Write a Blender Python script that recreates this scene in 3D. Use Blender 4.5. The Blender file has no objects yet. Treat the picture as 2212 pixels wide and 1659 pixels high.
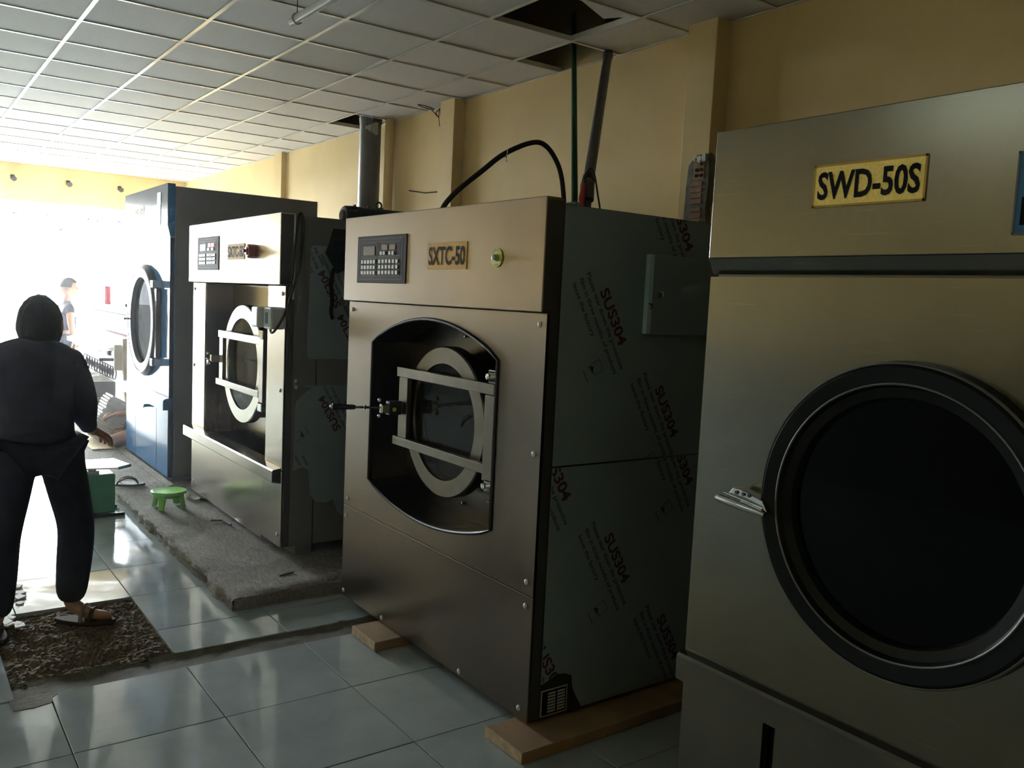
import bpy, bmesh, math, random
from mathutils import Vector, Matrix, Quaternion, noise
from mathutils.geometry import tessellate_polygon

scene = bpy.context.scene
random.seed(7)

# ------------------------------------------------------------------ camera
CAM = Vector((0.0, 0.0, 1.548))
cr = Vector((0.8105, -0.5838, 0.0472)); cu_ = Vector((0.0173, 0.1045, 0.9944)); cf = Vector((0.5855, 0.8051, -0.0948))
cr.normalize(); cf = (cf - cr * cf.dot(cr)).normalized(); cu_ = cr.cross(cf)
cd = bpy.data.cameras.new('camera'); cam = bpy.data.objects.new('camera', cd)
scene.collection.objects.link(cam)
M = Matrix((cr, cu_, -cf)).transposed().to_4x4(); M.translation = CAM
cam.matrix_world = M
cd.sensor_fit = 'HORIZONTAL'; cd.sensor_width = 36.0; cd.lens = 1877.25 / 2212.0 * 36.0
cd.clip_start = 0.05; cd.clip_end = 300
scene.camera = cam

# ------------------------------------------------------------------ world / light / exposure
world = bpy.data.worlds.new('overcast'); scene.world = world; world.use_nodes = True
bgn = world.node_tree.nodes['Background']
bgn.inputs[0].default_value = (0.90, 0.965, 1.0, 1); bgn.inputs[1].default_value = 90.0

def portal(name, loc, rot, sx, sy):
    l = bpy.data.lights.new(name, 'AREA'); l.shape = 'RECTANGLE'; l.size = sx; l.size_y = sy; l.energy = 1
    l.cycles.is_portal = True
    o = bpy.data.objects.new(name, l); o.location = loc; o.rotation_euler = rot; scene.collection.objects.link(o)
portal('shopfront_portal', (1.55, 14.02, 1.3), (math.radians(-90), 0, 0), 3.3, 2.6)

scene.view_settings.view_transform = 'Standard'; scene.view_settings.look = 'None'
scene.view_settings.gamma = 1.0; scene.view_settings.use_curve_mapping = False
scene.view_settings.exposure = 0.3
scene.cycles.use_denoising = True
scene.cycles.max_bounces = 7; scene.cycles.diffuse_bounces = 4; scene.cycles.glossy_bounces = 4; scene.cycles.volume_bounces = 0
scene.cycles.use_adaptive_sampling = True; scene.cycles.adaptive_threshold = .05; scene.cycles.adaptive_min_samples = 24
scene.cycles.transparent_max_bounces = 12
scene.cycles.sample_clamp_indirect = 8.0
scene.cycles.caustics_reflective = False; scene.cycles.caustics_refractive = False

# ------------------------------------------------------------------ materials
MATS = {}
def nt_new(name):
    m = bpy.data.materials.new(name); m.use_nodes = True
    nt = m.node_tree; b = nt.nodes['Principled BSDF']; MATS[name] = m
    return m, nt, b
def coords(nt, scale=(1, 1, 1), kind='Object'):
    tc = nt.nodes.new('ShaderNodeTexCoord'); mp = nt.nodes.new('ShaderNodeMapping')
    mp.inputs['Scale'].default_value = scale
    nt.links.new(tc.outputs[kind], mp.inputs[0]); return mp.outputs[0]
def noise_n(nt, vec, scale, detail=4, rough=.55):
    n = nt.nodes.new('ShaderNodeTexNoise'); n.inputs['Scale'].default_value = scale
    n.inputs['Detail'].default_value = detail; n.inputs['Roughness'].default_value = rough
    nt.links.new(vec, n.inputs['Vector']); return n.outputs[0]
def ramp(nt, fac, stops):
    r = nt.nodes.new('ShaderNodeValToRGB'); e = r.color_ramp.elements
    while len(e) < len(stops): e.new(0.5)
    for i, (p, c) in enumerate(stops):
        e[i].position = p; e[i].color = (*c, 1) if len(c) == 3 else c
    nt.links.new(fac, r.inputs[0]); return r.outputs[0]
def maprange(nt, v, a, b, c, d):
    n = nt.nodes.new('ShaderNodeMapRange')
    for i, x in enumerate((a, b, c, d)): n.inputs[i + 1].default_value = x
    nt.links.new(v, n.inputs[0]); return n.outputs[0]
def bump(nt, b, h, strength, dist=.002):
    n = nt.nodes.new('ShaderNodeBump'); n.inputs['Strength'].default_value = strength; n.inputs['Distance'].default_value = dist
    nt.links.new(h, n.inputs['Height']); nt.links.new(n.outputs[0], b.inputs['Normal'])

def plain(name, col, rough=.5, metal=0.0, var=.12, nscale=6.0, bmp=0.0, bscale=80.0, spec=None):
    m, nt, b = nt_new(name)
    v = coords(nt); n = noise_n(nt, v, nscale)
    lo = tuple(c * (1 - var) for c in col); hi = tuple(min(1, c * (1 + var)) for c in col)
    nt.links.new(ramp(nt, n, [(.3, lo), (.7, hi)]), b.inputs['Base Color'])
    b.inputs['Roughness'].default_value = rough; b.inputs['Metallic'].default_value = metal
    if spec is not None: b.inputs['Specular IOR Level'].default_value = spec
    if bmp: bump(nt, b, noise_n(nt, v, bscale, 3), bmp)
    return m
def steel(name, col, r0, r1, smudge=1.0, det=1.5, scratch=0.0):
    m, nt, b = nt_new(name); b.inputs['Metallic'].default_value = 1.0
    w = coords(nt); blot = noise_n(nt, w, 1.8, det, .45)
    lo = tuple(c * (1 - .12 * smudge) for c in col); hi = tuple(min(1, c * 1.06) for c in col)
    c = ramp(nt, blot, [(.12, lo), (.88, hi)])
    if scratch:
        sv = noise_n(nt, coords(nt, (1, 3.0, 95)), 1.6, 2, .5); k = ramp(nt, sv, [(.68, (1, 1, 1)), (.72, (1 + scratch, 1 + scratch, 1 + scratch))])
        mx = nt.nodes.new('ShaderNodeMixRGB'); mx.blend_type = 'MULTIPLY'; mx.inputs[0].default_value = 1
        nt.links.new(c, mx.inputs[1]); nt.links.new(k, mx.inputs[2]); c = mx.outputs[0]
    nt.links.new(c, b.inputs['Base Color'])
    b.inputs['Roughness'].default_value = (r0 + r1) / 2
    return m
steel('steel_front', (.255, .215, .172), .25, .31, 2.4, 2.0)
steel('steel_bright', (.60, .565, .50), .20, .24)
steel('steel_dryer', (.215, .205, .168), .20, .24, 1.0, 1.5, .18)
steel('steel_dark', (.17, .155, .14), .25, .35)
steel('drum_steel', (.55, .54, .50), .3, .4)
plain('chrome', (.75, .76, .77), .09, 1.0, .03)
plain('steel_bar', (.20, .178, .142), .30, 1.0, .10, 14)
plain('panel_edge', (.10, .10, .10), .45, .6)
plain('black_rubber', (.012, .012, .013), .5)
plain('black_gloss', (.008, .009, .010), .30, 0, .1, spec=.25)
plain('black_paint', (.02, .02, .022), .4)
plain('film_blue', (.25, .33, .37), .38, 0, .08, 3.0, .25, 9.0)
plain('film_edge', (.55, .74, .80), .4)
plain('print_red', (.085, .022, .026), .6)
plain('print_grey', (.045, .030, .030), .6)
plain('gold', (.88, .68, .20), .38, .35, .12, 160)
plain('orange_plate', (.85, .48, .10), .6, 0, .06, spec=.2)
plain('gold_dark', (.45, .28, .05), .4, .3)
plain('ink', (.006, .006, .007), .7, spec=.15)
plain('keypad_grey', (.042, .037, .032), .65, spec=.12)
plain('keypad_line', (.16, .16, .16), .5)
plain('key_grey', (.52, .53, .50), .35)
plain('lcd_grey', (.26, .24, .26), .2)
plain('lcd_red', (.16, .035, .03), .25)
plain('yellow_disc', (.72, .74, .05), .4)
plain('grey_knob', (.42, .44, .46), .3, .3)
plain('red_plastic', (.36, .09, .05), .38)
plain('red_tape', (.50, .05, .05), .45)
plain('white_cap', (.66, .66, .64), .4)
plain('blue_paint', (.010, .165, .42), .13, 0, .06, 2.0, spec=.22)
plain('grey_paint', (.165, .165, .16), .45, 0, .06)
plain('duct_grey', (.13, .135, .14), .42, 0, .10, 8)
plain('pvc_grey', (.10, .10, .105), .38, 0, .15, 20)
plain('green_pipe', (.008, .075, .035), .35)
plain('wood', (.33, .21, .11), .7, 0, .35, 4, .5, 30)
plain('wood_end', (.50, .38, .23), .75, 0, .25, 30, .4, 60)
plain('mortar', (.20, .195, .17), .95, 0, .3, 20, .8, 60)
plain('brick_clay', (.34, .20, .135), .9, 0, .3, 16, .6, 50)
plain('hole_black', (.006, .006, .006), .9)
plain('green_plastic', (.20, .62, .06), .32, 0, .06)
plain('green_box', (.02, .22, .10), .4, 0, .1)
plain('white_plastic', (.78, .78, .76), .35, 0, .04)
plain('pale_plastic', (.55, .62, .62), .3)
plain('blue_sticker', (.03, .24, .33), .4)
plain('blue_decal', (.02, .16, .36), .4)
plain('linen', (.80, .78, .74), .9, 0, .08, 20, .4, 40)
plain('beige_panel', (.72, .62, .48), .6)
plain('white_paint', (.82, .82, .82), .4, 0, .03)
plain('ironer_grey', (.10, .097, .105), .5)
plain('red_paint', (.60, .03, .08), .4)
plain('mat_straw', (.52, .40, .22), .85, 0, .3, 60)
plain('navy_cloth', (.045, .050, .090), .85, 0, .25, 12, .5, 40)
plain('dark_trousers', (.028, .032, .060), .85, 0, .25, 12, .5, 40)
plain('boy_shirt', (.014, .012, .040), .85)
plain('hair', (.010, .009, .009), .7, 0, .3, 60, .6, 120)
plain('skin', (.48, .27, .18), .5, 0, .08)
plain('sandal_brown', (.06, .045, .03), .8, spec=.05)
plain('sock_grey', (.24, .23, .19), .85)
plain('slipper_dark', (.045, .04, .045), .6)
plain('slipper_strap', (.13, .11, .10), .6)
plain('plaster_white', (.72, .71, .67), .8)
plain('clear_bag', (.55, .56, .56), .25)
plain('brass', (.4, .28, .1), .3, 1)
plain('tube_off', (.62, .64, .64), .2)

def wallpaint():
    m, nt, b = nt_new('yellow_plaster'); v = coords(nt)
    n1 = noise_n(nt, v, 1.3, 6, .6); n2 = noise_n(nt, v, 40, 4)
    nt.links.new(ramp(nt, n1, [(.25, (.62, .465, .215)), (.55, (.70, .535, .26)), (.8, (.74, .58, .30))]), b.inputs['Base Color'])
    b.inputs['Roughness'].default_value = .75; bump(nt, b, n2, .25, .003)
wallpaint()
def ceilpaint():
    m, nt, b = nt_new('ceiling_panel_white'); v = coords(nt)
    oi = nt.nodes.new('ShaderNodeObjectInfo')
    n1 = noise_n(nt, v, 30, 4)
    c = ramp(nt, n1, [(.3, (.78, .765, .76)), (.7, (.84, .825, .82))])
    mx = nt.nodes.new('ShaderNodeMixRGB'); mx.blend_type = 'MULTIPLY'; mx.inputs[0].default_value = 1
    nt.links.new(c, mx.inputs[1]); r = ramp(nt, oi.outputs['Random'], [(0, (.93, .93, .92)), (1, (1, 1, 1))]); nt.links.new(r, mx.inputs[2])
    nt.links.new(mx.outputs[0], b.inputs['Base Color']); b.inputs['Roughness'].default_value = .8
    bump(nt, b, noise_n(nt, v, 120, 3), .2, .002)
ceilpaint()
plain('runner_white', (.86, .85, .84), .22, 0, .04)
def tilemat():
    m, nt, b = nt_new('floor_tile'); v = coords(nt); oi = nt.nodes.new('ShaderNodeObjectInfo')
    tc = nt.nodes.new('ShaderNodeTexCoord'); ad = nt.nodes.new('ShaderNodeVectorMath'); ad.operation = 'ADD'
    cm = nt.nodes.new('ShaderNodeCombineXYZ'); ml = nt.nodes.new('ShaderNodeMath'); ml.operation = 'MULTIPLY'; ml.inputs[1].default_value = 37
    nt.links.new(oi.outputs['Random'], ml.inputs[0]); nt.links.new(ml.outputs[0], cm.inputs[0]); nt.links.new(ml.outputs[0], cm.inputs[1])
    nt.links.new(tc.outputs['Object'], ad.inputs[0]); nt.links.new(cm.outputs[0], ad.inputs[1])
    n = noise_n(nt, ad.outputs[0], 3.0, 8, .62)
    nt.links.new(ramp(nt, n, [(.28, (.30, .355, .365)), (.55, (.385, .435, .44)), (.75, (.45, .495, .495))]), b.inputs['Base Color'])
    sm = noise_n(nt, coords(nt), 5.0, 5, .65)
    nt.links.new(maprange(nt, sm, .35, .7, .05, .16), b.inputs['Roughness'])
    b.inputs['IOR'].default_value = 1.55
tilemat()
def tilefield():
    m, nt, b = nt_new('tile_field'); v = coords(nt)
    br = nt.nodes.new('ShaderNodeTexBrick'); br.offset = 0; br.inputs['Scale'].default_value = 1
    br.inputs['Brick Width'].default_value = .5; br.inputs['Row Height'].default_value = .5; br.inputs['Mortar Size'].default_value = .0025
    br.inputs[1].default_value = (.38, .46, .47, 1); br.inputs[2].default_value = (.42, .50, .50, 1); br.inputs[3].default_value = (.16, .17, .16, 1)
    nt.links.new(v, br.inputs[0]); nt.links.new(br.outputs[0], b.inputs['Base Color']); b.inputs['Roughness'].default_value = .1
tilefield()
def concrete():
    m, nt, b = nt_new('concrete'); v = coords(nt)
    n1 = noise_n(nt, v, 2.6, 8, .65); n3 = noise_n(nt, coords(nt, (45, 7, 45)), 2.2, 5, .7); n4 = noise_n(nt, v, 70, 4, .7)
    c1 = ramp(nt, n1, [(.3, (.20, .18, .145)), (.5, (.31, .285, .24)), (.72, (.41, .38, .33))])
    c2 = ramp(nt, n3, [(.35, (.62, .61, .58)), (.6, (1, 1, 1))])
    c3 = ramp(nt, n4, [(.3, (.72, .72, .70)), (.65, (1.05, 1.05, 1.05))])
    for c in (c2, c3):
        mx = nt.nodes.new('ShaderNodeMixRGB'); mx.blend_type = 'MULTIPLY'; mx.inputs[0].default_value = 1
        nt.links.new(c1, mx.inputs[1]); nt.links.new(c, mx.inputs[2]); c1 = mx.outputs[0]
    nt.links.new(c1, b.inputs['Base Color']); b.inputs['Roughness'].default_value = .92; b.inputs['Specular IOR Level'].default_value = .2
    ad = nt.nodes.new('ShaderNodeMath'); ad.operation = 'ADD'; nt.links.new(n3, ad.inputs[0]); nt.links.new(n4, ad.inputs[1])
    bump(nt, b, ad.outputs[0], .9, .008)
concrete()
def screed():
    m, nt, b = nt_new('screed'); v = coords(nt)
    nt.links.new(ramp(nt, noise_n(nt, v, 7, 8, .7), [(.3, (.085, .075, .055)), (.7, (.17, .155, .12))]), b.inputs['Base Color'])
    b.inputs['Roughness'].default_value = .95; bump(nt, b, noise_n(nt, v, 50, 6, .7), .8, .006)
screed()
def sandmat():
    m, nt, b = nt_new('sand'); v = coords(nt)
    nt.links.new(ramp(nt, noise_n(nt, v, 6, 8, .7), [(.3, (.085, .065, .04)), (.55, (.16, .12, .07)), (.75, (.22, .155, .09))]), b.inputs['Base Color'])
    b.inputs['Roughness'].default_value = 1.0; bump(nt, b, noise_n(nt, v, 140, 5, .7), .8, .004)
sandmat()
def glassmat(name, tint, fac_lo, rough=.02):
    m, nt, b = nt_new(name); nt.nodes.remove(b)
    tr = nt.nodes.new('ShaderNodeBsdfTransparent'); tr.inputs[0].default_value = (*tint, 1)
    gl = nt.nodes.new('ShaderNodeBsdfGlossy'); gl.inputs['Roughness'].default_value = rough
    fr = nt.nodes.new('ShaderNodeFresnel'); fr.inputs[0].default_value = 1.5
    mr = maprange(nt, fr.outputs[0], 0, 1, fac_lo, .45)
    mx = nt.nodes.new('ShaderNodeMixShader'); nt.links.new(mr, mx.inputs[0]); nt.links.new(tr.outputs[0], mx.inputs[1]); nt.links.new(gl.outputs[0], mx.inputs[2])
    nt.links.new(mx.outputs[0], nt.nodes['Material Output'].inputs[0])
glassmat('door_glass', (.80, .82, .80), .0)
glassmat('smoke_glass', (.30, .28, .26), .0)
glassmat('dark_glass', (.10, .10, .12), .0)
MATS['dark_glass'].node_tree.nodes['Map Range'].inputs[4].default_value = .02
glassmat('shop_glass', (.96, .97, .97), .0)
def emit(name, col, s):
    m, nt, b = nt_new(name); b.inputs['Base Color'].default_value = (*col, 1)
    b.inputs['Emission Color'].default_value = (*col, 1); b.inputs['Emission Strength'].default_value = s
emit('lcd_lit', (.55, .60, 1.0), 2.5)
emit('led_red', (1.0, .10, .06), 2.0)
emit('tube_lit', (.86, 1.0, .93), 15.0)
plain('reflect_dark', (.05, .07, .06), .5)  # dark tone of the added band mirrored in the steel
plain('ground_out', (.75, .74, .71), .9)

# ------------------------------------------------------------------ mesh helpers
COL = scene.collection
WLOC = {}
class MB:
    def __init__(s): s.v = []; s.f = []
    def add(s, vs, fs):
        o = len(s.v); s.v += [Vector(v) for v in vs]; s.f += [tuple(i + o for i in f) for f in fs]; return s
    def box(s, a, b, skip=''):
        x0, y0, z0 = a; x1, y1, z1 = b
        vs = [(x0, y0, z0), (x1, y0, z0), (x1, y1, z0), (x0, y1, z0), (x0, y0, z1), (x1, y0, z1), (x1, y1, z1), (x0, y1, z1)]
        F = {'b': (0, 3, 2, 1), 't': (4, 5, 6, 7), 's': (0, 1, 5, 4), 'e': (1, 2, 6, 5), 'n': (2, 3, 7, 6), 'w': (3, 0, 4, 7)}
        return s.add(vs, [F[k] for k in F if k not in skip])
    def cbox(s, a, b, c=.004):
        # chamfered box: every vertical and horizontal edge cut
        x0, y0, z0 = a; x1, y1, z1 = b
        bm = bmesh.new(); 
        vs = [bm.verts.new(p) for p in [(x0, y0, z0), (x1, y0, z0), (x1, y1, z0), (x0, y1, z0), (x0, y0, z1), (x1, y0, z1), (x1, y1, z1), (x0, y1, z1)]]
        for f in [(0, 3, 2, 1), (4, 5, 6, 7), (0, 1, 5, 4), (1, 2, 6, 5), (2, 3, 7, 6), (3, 0, 4, 7)]: bm.faces.new([vs[i] for i in f])
        bmesh.ops.bevel(bm, geom=bm.edges[:], offset=c, segments=2, affect='EDGES', profile=.5)
        bm.verts.index_update(); s.add([v.co.copy() for v in bm.verts], [[v.index for v in f.verts] for f in bm.faces]); bm.free(); return s
    def prism(s, pts, axis, d0, d1):
        # polygon pts (2-D) extruded along axis from d0 to d1
        n = len(pts)
        def P(p, d):
            q = list(p); q.insert(axis, d); return q
        vs = [P(p, d0) for p in pts] + [P(p, d1) for p in pts]
        fs = [tuple(range(n))[::-1], tuple(range(n, 2 * n))] + [(i, (i + 1) % n, n + (i + 1) % n, n + i) for i in range(n)]
        return s.add(vs, fs)
    def holed(s, outer, inner, axis, d0, d1):
        o3 = [Vector((p[0], p[1], 0)) for p in outer]; i3 = [Vector((p[0], p[1], 0)) for p in inner]
        tri = tessellate_polygon([o3, i3]); allp = list(outer) + list(inner); n = len(allp); no = len(outer); ni = len(inner)
        def P(p, d):
            q = list(p); q.insert(axis, d); return q
        vs = [P(p, d0) for p in allp] + [P(p, d1) for p in allp]
        fs = [t for t in tri] + [tuple(i + n for i in t[::-1]) for t in tri]
        for k in range(no): fs.append((k, (k + 1) % no, n + (k + 1) % no, n + k))
        for k in range(ni): a = no + k; b = no + (k + 1) % ni; fs.append((b, a, n + a, n + b))
        return s.add(vs, fs)
    def wallloop(s, pts, axis, d0, d1):
        n = len(pts)
        def P(p, d):
            q = list(p); q.insert(axis, d); return q
        return s.add([P(p, d0) for p in pts] + [P(p, d1) for p in pts], [(i, (i + 1) % n, n + (i + 1) % n, n + i) for i in range(n)])
    def tube(s, path, r, n=10, closed=False, cap=True):
        path = [Vector(p) for p in path]; m = len(path); rs = r if isinstance(r, (list, tuple)) else [r] * m
        rings = []; up = None
        for i, p in enumerate(path):
            if closed: t = path[(i + 1) % m] - path[i - 1]
            else: t = path[min(i + 1, m - 1)] - path[max(i - 1, 0)]
            t.normalize()
            if up is None: up = t.orthogonal().normalized()
            up = (up - t * up.dot(t)); up = up.normalized() if up.length > 1e-6 else t.orthogonal().normalized()
            w = t.cross(up)
            rings.append([p + (up * math.cos(2 * math.pi * k / n) + w * math.sin(2 * math.pi * k / n)) * rs[i] for k in range(n)])
        vs = [v for rg in rings for v in rg]; fs = []
        for i in range(m if closed else m - 1):
            j = (i + 1) % m
            for k in range(n): fs.append((i * n + k, i * n + (k + 1) % n, j * n + (k + 1) % n, j * n + k))
        if cap and not closed: fs += [tuple(range(n))[::-1], tuple(range((m - 1) * n, m * n))]
        return s.add(vs, fs)
    def lathe(s, prof, c, axis, n=48, closed=False):
        # prof: list of (radius, offset along axis)
        axis = Vector(axis).normalized(); a = axis.orthogonal().normalized(); b = axis.cross(a); c = Vector(c); m = len(prof)
        vs = []
        for r, h in prof:
            for k in range(n):
                t = 2 * math.pi * k / n; vs.append(c + axis * h + (a * math.cos(t) + b * math.sin(t)) * r)
        fs = []
        for i in range(m if closed else m - 1):
            j = (i + 1) % m
            for k in range(n): fs.append((i * n + k, i * n + (k + 1) % n, j * n + (k + 1) % n, j * n + k))
        if not closed:
            if prof[0][0] > 1e-5: fs.append(tuple(range(n))[::-1])
            if prof[-1][0] > 1e-5: fs.append(tuple(range((m - 1) * n, m * n)))
        return s.add(vs, fs)
    def ball(s, c, r, n=16, m=10, sq=(1, 1, 1)):
        c = Vector(c); vs = []; fs = []
        for i in range(m + 1):
            th = math.pi * i / m
            for k in range(n):
                ph = 2 * math.pi * k / n
                vs.append(c + Vector((r * sq[0] * math.sin(th) * math.cos(ph), r * sq[1] * math.sin(th) * math.sin(ph), r * sq[2] * math.cos(th))))
        for i in range(m):
            for k in range(n): fs.append((i * n + k, (i + 1) * n + k, (i + 1) * n + (k + 1) % n, i * n + (k + 1) % n))
        return s.add(vs, fs)
    def mesh(s, name, off=Vector((0, 0, 0)), smooth=False):
        me = bpy.data.meshes.new(name)
        me.from_pydata([tuple(v - off) for v in s.v], [], s.f); me.validate()
        bm = bmesh.new(); bm.from_mesh(me); bmesh.ops.remove_doubles(bm, verts=bm.verts[:], dist=1e-6)
        bmesh.ops.recalc_face_normals(bm, faces=bm.faces[:]); bm.to_mesh(me); bm.free()
        if smooth:
            me.polygons.foreach_set('use_smooth', [True] * len(me.polygons))
            try: me.set_sharp_from_angle(angle=math.radians(38))
            except Exception: pass
        return me
    def build(s, name, m, parent=None, smooth=False, bevel=0):
        off = WLOC.get(parent.name, Vector((0, 0, 0))) if parent else Vector((0, 0, 0))
        me = s.mesh(name, off, smooth); me.materials.append(MATS[m])
        o = link(name, me, parent)
        if bevel:
            md = o.modifiers.new('bevel', 'BEVEL'); md.width = bevel; md.segments = 2; md.limit_method = 'ANGLE'; md.angle_limit = math.radians(50)
        return o
def link(name, me, parent=None):
    o = bpy.data.objects.new(name, me); COL.objects.link(o)
    if parent: o.parent = parent; WLOC[o.name] = WLOC.get(parent.name, Vector((0, 0, 0)))
    else: WLOC[o.name] = Vector((0, 0, 0))
    return o
def thing(name, label, cat, loc=(0, 0, 0), group=None):
    o = bpy.data.objects.new(name, None); COL.objects.link(o); o.location = loc; o.empty_display_size = .1
    WLOC[o.name] = Vector(loc); o['label'] = label; o['category'] = cat
    if group: o['group'] = group
    return o
def tag(o, label, cat, group=None):
    o['label'] = label; o['category'] = cat
    if group: o['group'] = group
    return o
def struct(o, label=None, cat=None):
    o['kind'] = 'structure'
    if label: o['label'] = label
    if cat: o['category'] = cat
    return o
def circle(cy, cz, r, n=48): return [(cy + r * math.cos(2 * math.pi * k / n), cz + r * math.sin(2 * math.pi * k / n)) for k in range(n)]
def smooth_path(pts, k=6):
    P = [Vector(p) for p in pts]; out = []
    for i in range(len(P) - 1):
        p0 = P[max(i - 1, 0)]; p1 = P[i]; p2 = P[i + 1]; p3 = P[min(i + 2, len(P) - 1)]
        for j in range(k):
            t = j / k
            out.append(.5 * ((2 * p1) + (p2 - p0) * t + (2 * p0 - 5 * p1 + 4 * p2 - p3) * t * t + (3 * p1 - p0 - 3 * p2 + p3) * t ** 3))
    out.append(P[-1]); return out
def fbm(v, o=4): return noise.fractal(Vector(v), 1.0, 2.0, o)

_tc = {}
def text_geo(body, bold=.0):
    key = (body, bold)
    if key not in _tc:
        c = bpy.data.curves.new('lettering', 'FONT'); c.body = body; c.resolution_u = 3; c.offset = bold; c.size = 1
        o = bpy.data.objects.new('lettering', c); COL.objects.link(o); bpy.context.view_layer.update()
        dg = bpy.context.evaluated_depsgraph_get(); me = bpy.data.meshes.new_from_object(o.evaluated_get(dg))
        vs = [v.co.copy() for v in me.vertices]; fs = [tuple(p.vertices) for p in me.polygons]
        COL.objects.unlink(o); bpy.data.objects.remove(o); bpy.data.meshes.remove(me)
        x0 = min(v.x for v in vs); x1 = max(v.x for v in vs); y0 = min(v.y for v in vs); y1 = max(v.y for v in vs)
        _tc[key] = ([((v.x - x0) / (x1 - x0), (v.y - y0) / (y1 - y0)) for v in vs], fs)
    return _tc[key]
def lettering(mb, body, org, u, v, w, h, bold=.0):
    vs, fs = text_geo(body, bold); org = Vector(org); u = Vector(u).normalized(); v = Vector(v).normalized()
    return mb.add([org + u * (a * w) + v * (b * h) for a, b in vs], fs)
def clip(mb, planes):
    # keep geometry on the positive side of each (point, normal)
    bm = bmesh.new(); me = bpy.data.meshes.new('t'); me.from_pydata([tuple(v) for v in mb.v], [], mb.f); bm.from_mesh(me); bpy.data.meshes.remove(me)
    for p, n in planes:
        bmesh.ops.bisect_plane(bm, geom=bm.verts[:] + bm.edges[:] + bm.faces[:], plane_co=p, plane_no=n, clear_inner=True)
    bm.verts.index_update(); out = MB(); out.add([v.co.copy() for v in bm.verts], [[v.index for v in f.verts] for f in bm.faces]); bm.free(); return out

# ================================================================== SETTING
XW, XL, YB, YF, ZC, ZT = 3.81, -3.5, 14.0, -3.0, 3.128, 3.75
T_NX, T_NY, T_FX, T_FY = .482, 3.016, .974, 3.964
floor = struct(MB().box((XL, YF, -.22), (XW, YB, -.022)).build('floor', 'screed'), 'pale blue grey glossy tiled floor of the laundry room', 'floor')
def tile_mesh(w, d, name='tile'):
    g = .0016; c = .0018; h = .0215
    x0, y0, x1, y1 = g, g, w - g, d - g
    mb = MB(); mb.add([(x0, y0, -h), (x1, y0, -h), (x1, y1, -h), (x0, y1, -h), (x0, y0, -c), (x1, y0, -c), (x1, y1, -c), (x0, y1, -c),
                       (x0 + c, y0 + c, 0), (x1 - c, y0 + c, 0), (x1 - c, y1 - c, 0), (x0 + c, y1 - c, 0)],
                      [(0, 1, 5, 4), (1, 2, 6, 5), (2, 3, 7, 6), (3, 0, 4, 7), (4, 5, 9, 8), (5, 6, 10, 9), (6, 7, 11, 10), (7, 4, 8, 11), (8, 9, 10, 11)])
    me = mb.mesh(name); me.materials.append(MATS['floor_tile']); return me
_tm = {}
def place_tile(x, y, w, d):
    k = (round(w, 3), round(d, 3))
    if k not in _tm: _tm[k] = tile_mesh(w, d)
    o = link('tile', _tm[k], floor); o.location = (x, y, random.uniform(-.0006, .0004))
for i in range(-2, 7):                                   # near field, up to the trench
    for j in range(-5, 1):
        x = T_NX + .5 * i; y = T_NY + .5 * j
        if x > 3.4: continue
        place_tile(x, y, .5, .5)
for i in range(-2, 3):                                   # far field beyond the trench and the pit
    for j in range(-1, 20):
        x = T_FX + .5 * (i - 1); y = T_FY + .5 * j
        if x > 1.6: continue
        if i <= 0 and j <= 0 and j >= -1:                 # left of the pit
            if i == 0: continue
            w = .5 if i < 0 else .5
            if i == -1: place_tile(x, 3.52 if j < 0 else y, .370 - x, (T_FY - 3.52) if j < 0 else .5)
            elif i < -1: place_tile(x, 3.52 if j < 0 else y, .5, (T_FY - 3.52) if j < 0 else .5)
            continue
        if j == -1: place_tile(x, 3.672, .5, T_FY - 3.672)
        else: place_tile(x, y, .5, .5)
place_tile(1.974, 3.672, .5, .38); place_tile(2.474, 3.672, .5, .38)
# plain tiled surface where single tiles cannot be told apart
tf = MB()
tf.box((XL, YF, -.0215), (-.518, YB, 0)); tf.box((-.518, YF, -.0215), (XW, .514, 0)); tf.box((-.52, YB - .04, -.0215), (1.4, YB, 0))
tf.box((3.482, .514, -.0215), (XW, 3.516, 0))
o = tf.build('tile_field', 'tile_field', floor)
# bare trench bed and the ragged lip of cement
mb = MB(); nx = 60
for k, (ya, yb, za, zb) in enumerate([(3.508, 3.680, 0, 0)]):
    rows = []
    for i in range(nx + 1):
        x = .37 + (3.4 - .37) * i / nx
        row = []
        for j in range(7):
            t = j / 6; y = ya + (yb - ya) * t + (.012 * fbm((x * 9, j, 3)) if j in (0, 6) else 0)
            z = (-.004 if j in (0, 6) else -.012) + .006 * fbm((x * 14, y * 14, 1))
            row.append((x, y, z))
        rows.append(row)
    vs = [p for r in rows for p in r]; fs = [(i * 7 + j, (i + 1) * 7 + j, (i + 1) * 7 + j + 1, i * 7 + j + 1) for i in range(nx) for j in range(6)]
    mb.add(vs, fs)
o = mb.build('cement_strip', 'screed', floor, True); o['label'] = 'rough strip of bare cement where a row of tile was cut away'
mb = MB(); mb.prism([(.355, 3.430), (.42, 3.425), (.48, 3.44), (.487, 3.48), (.51, 3.505), (.51, 3.53), (.35, 3.53)], 2, -.02, .0015)
o = mb.build('cement_smear', 'screed', floor); o['label'] = 'cement smear over the tile corner'
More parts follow.
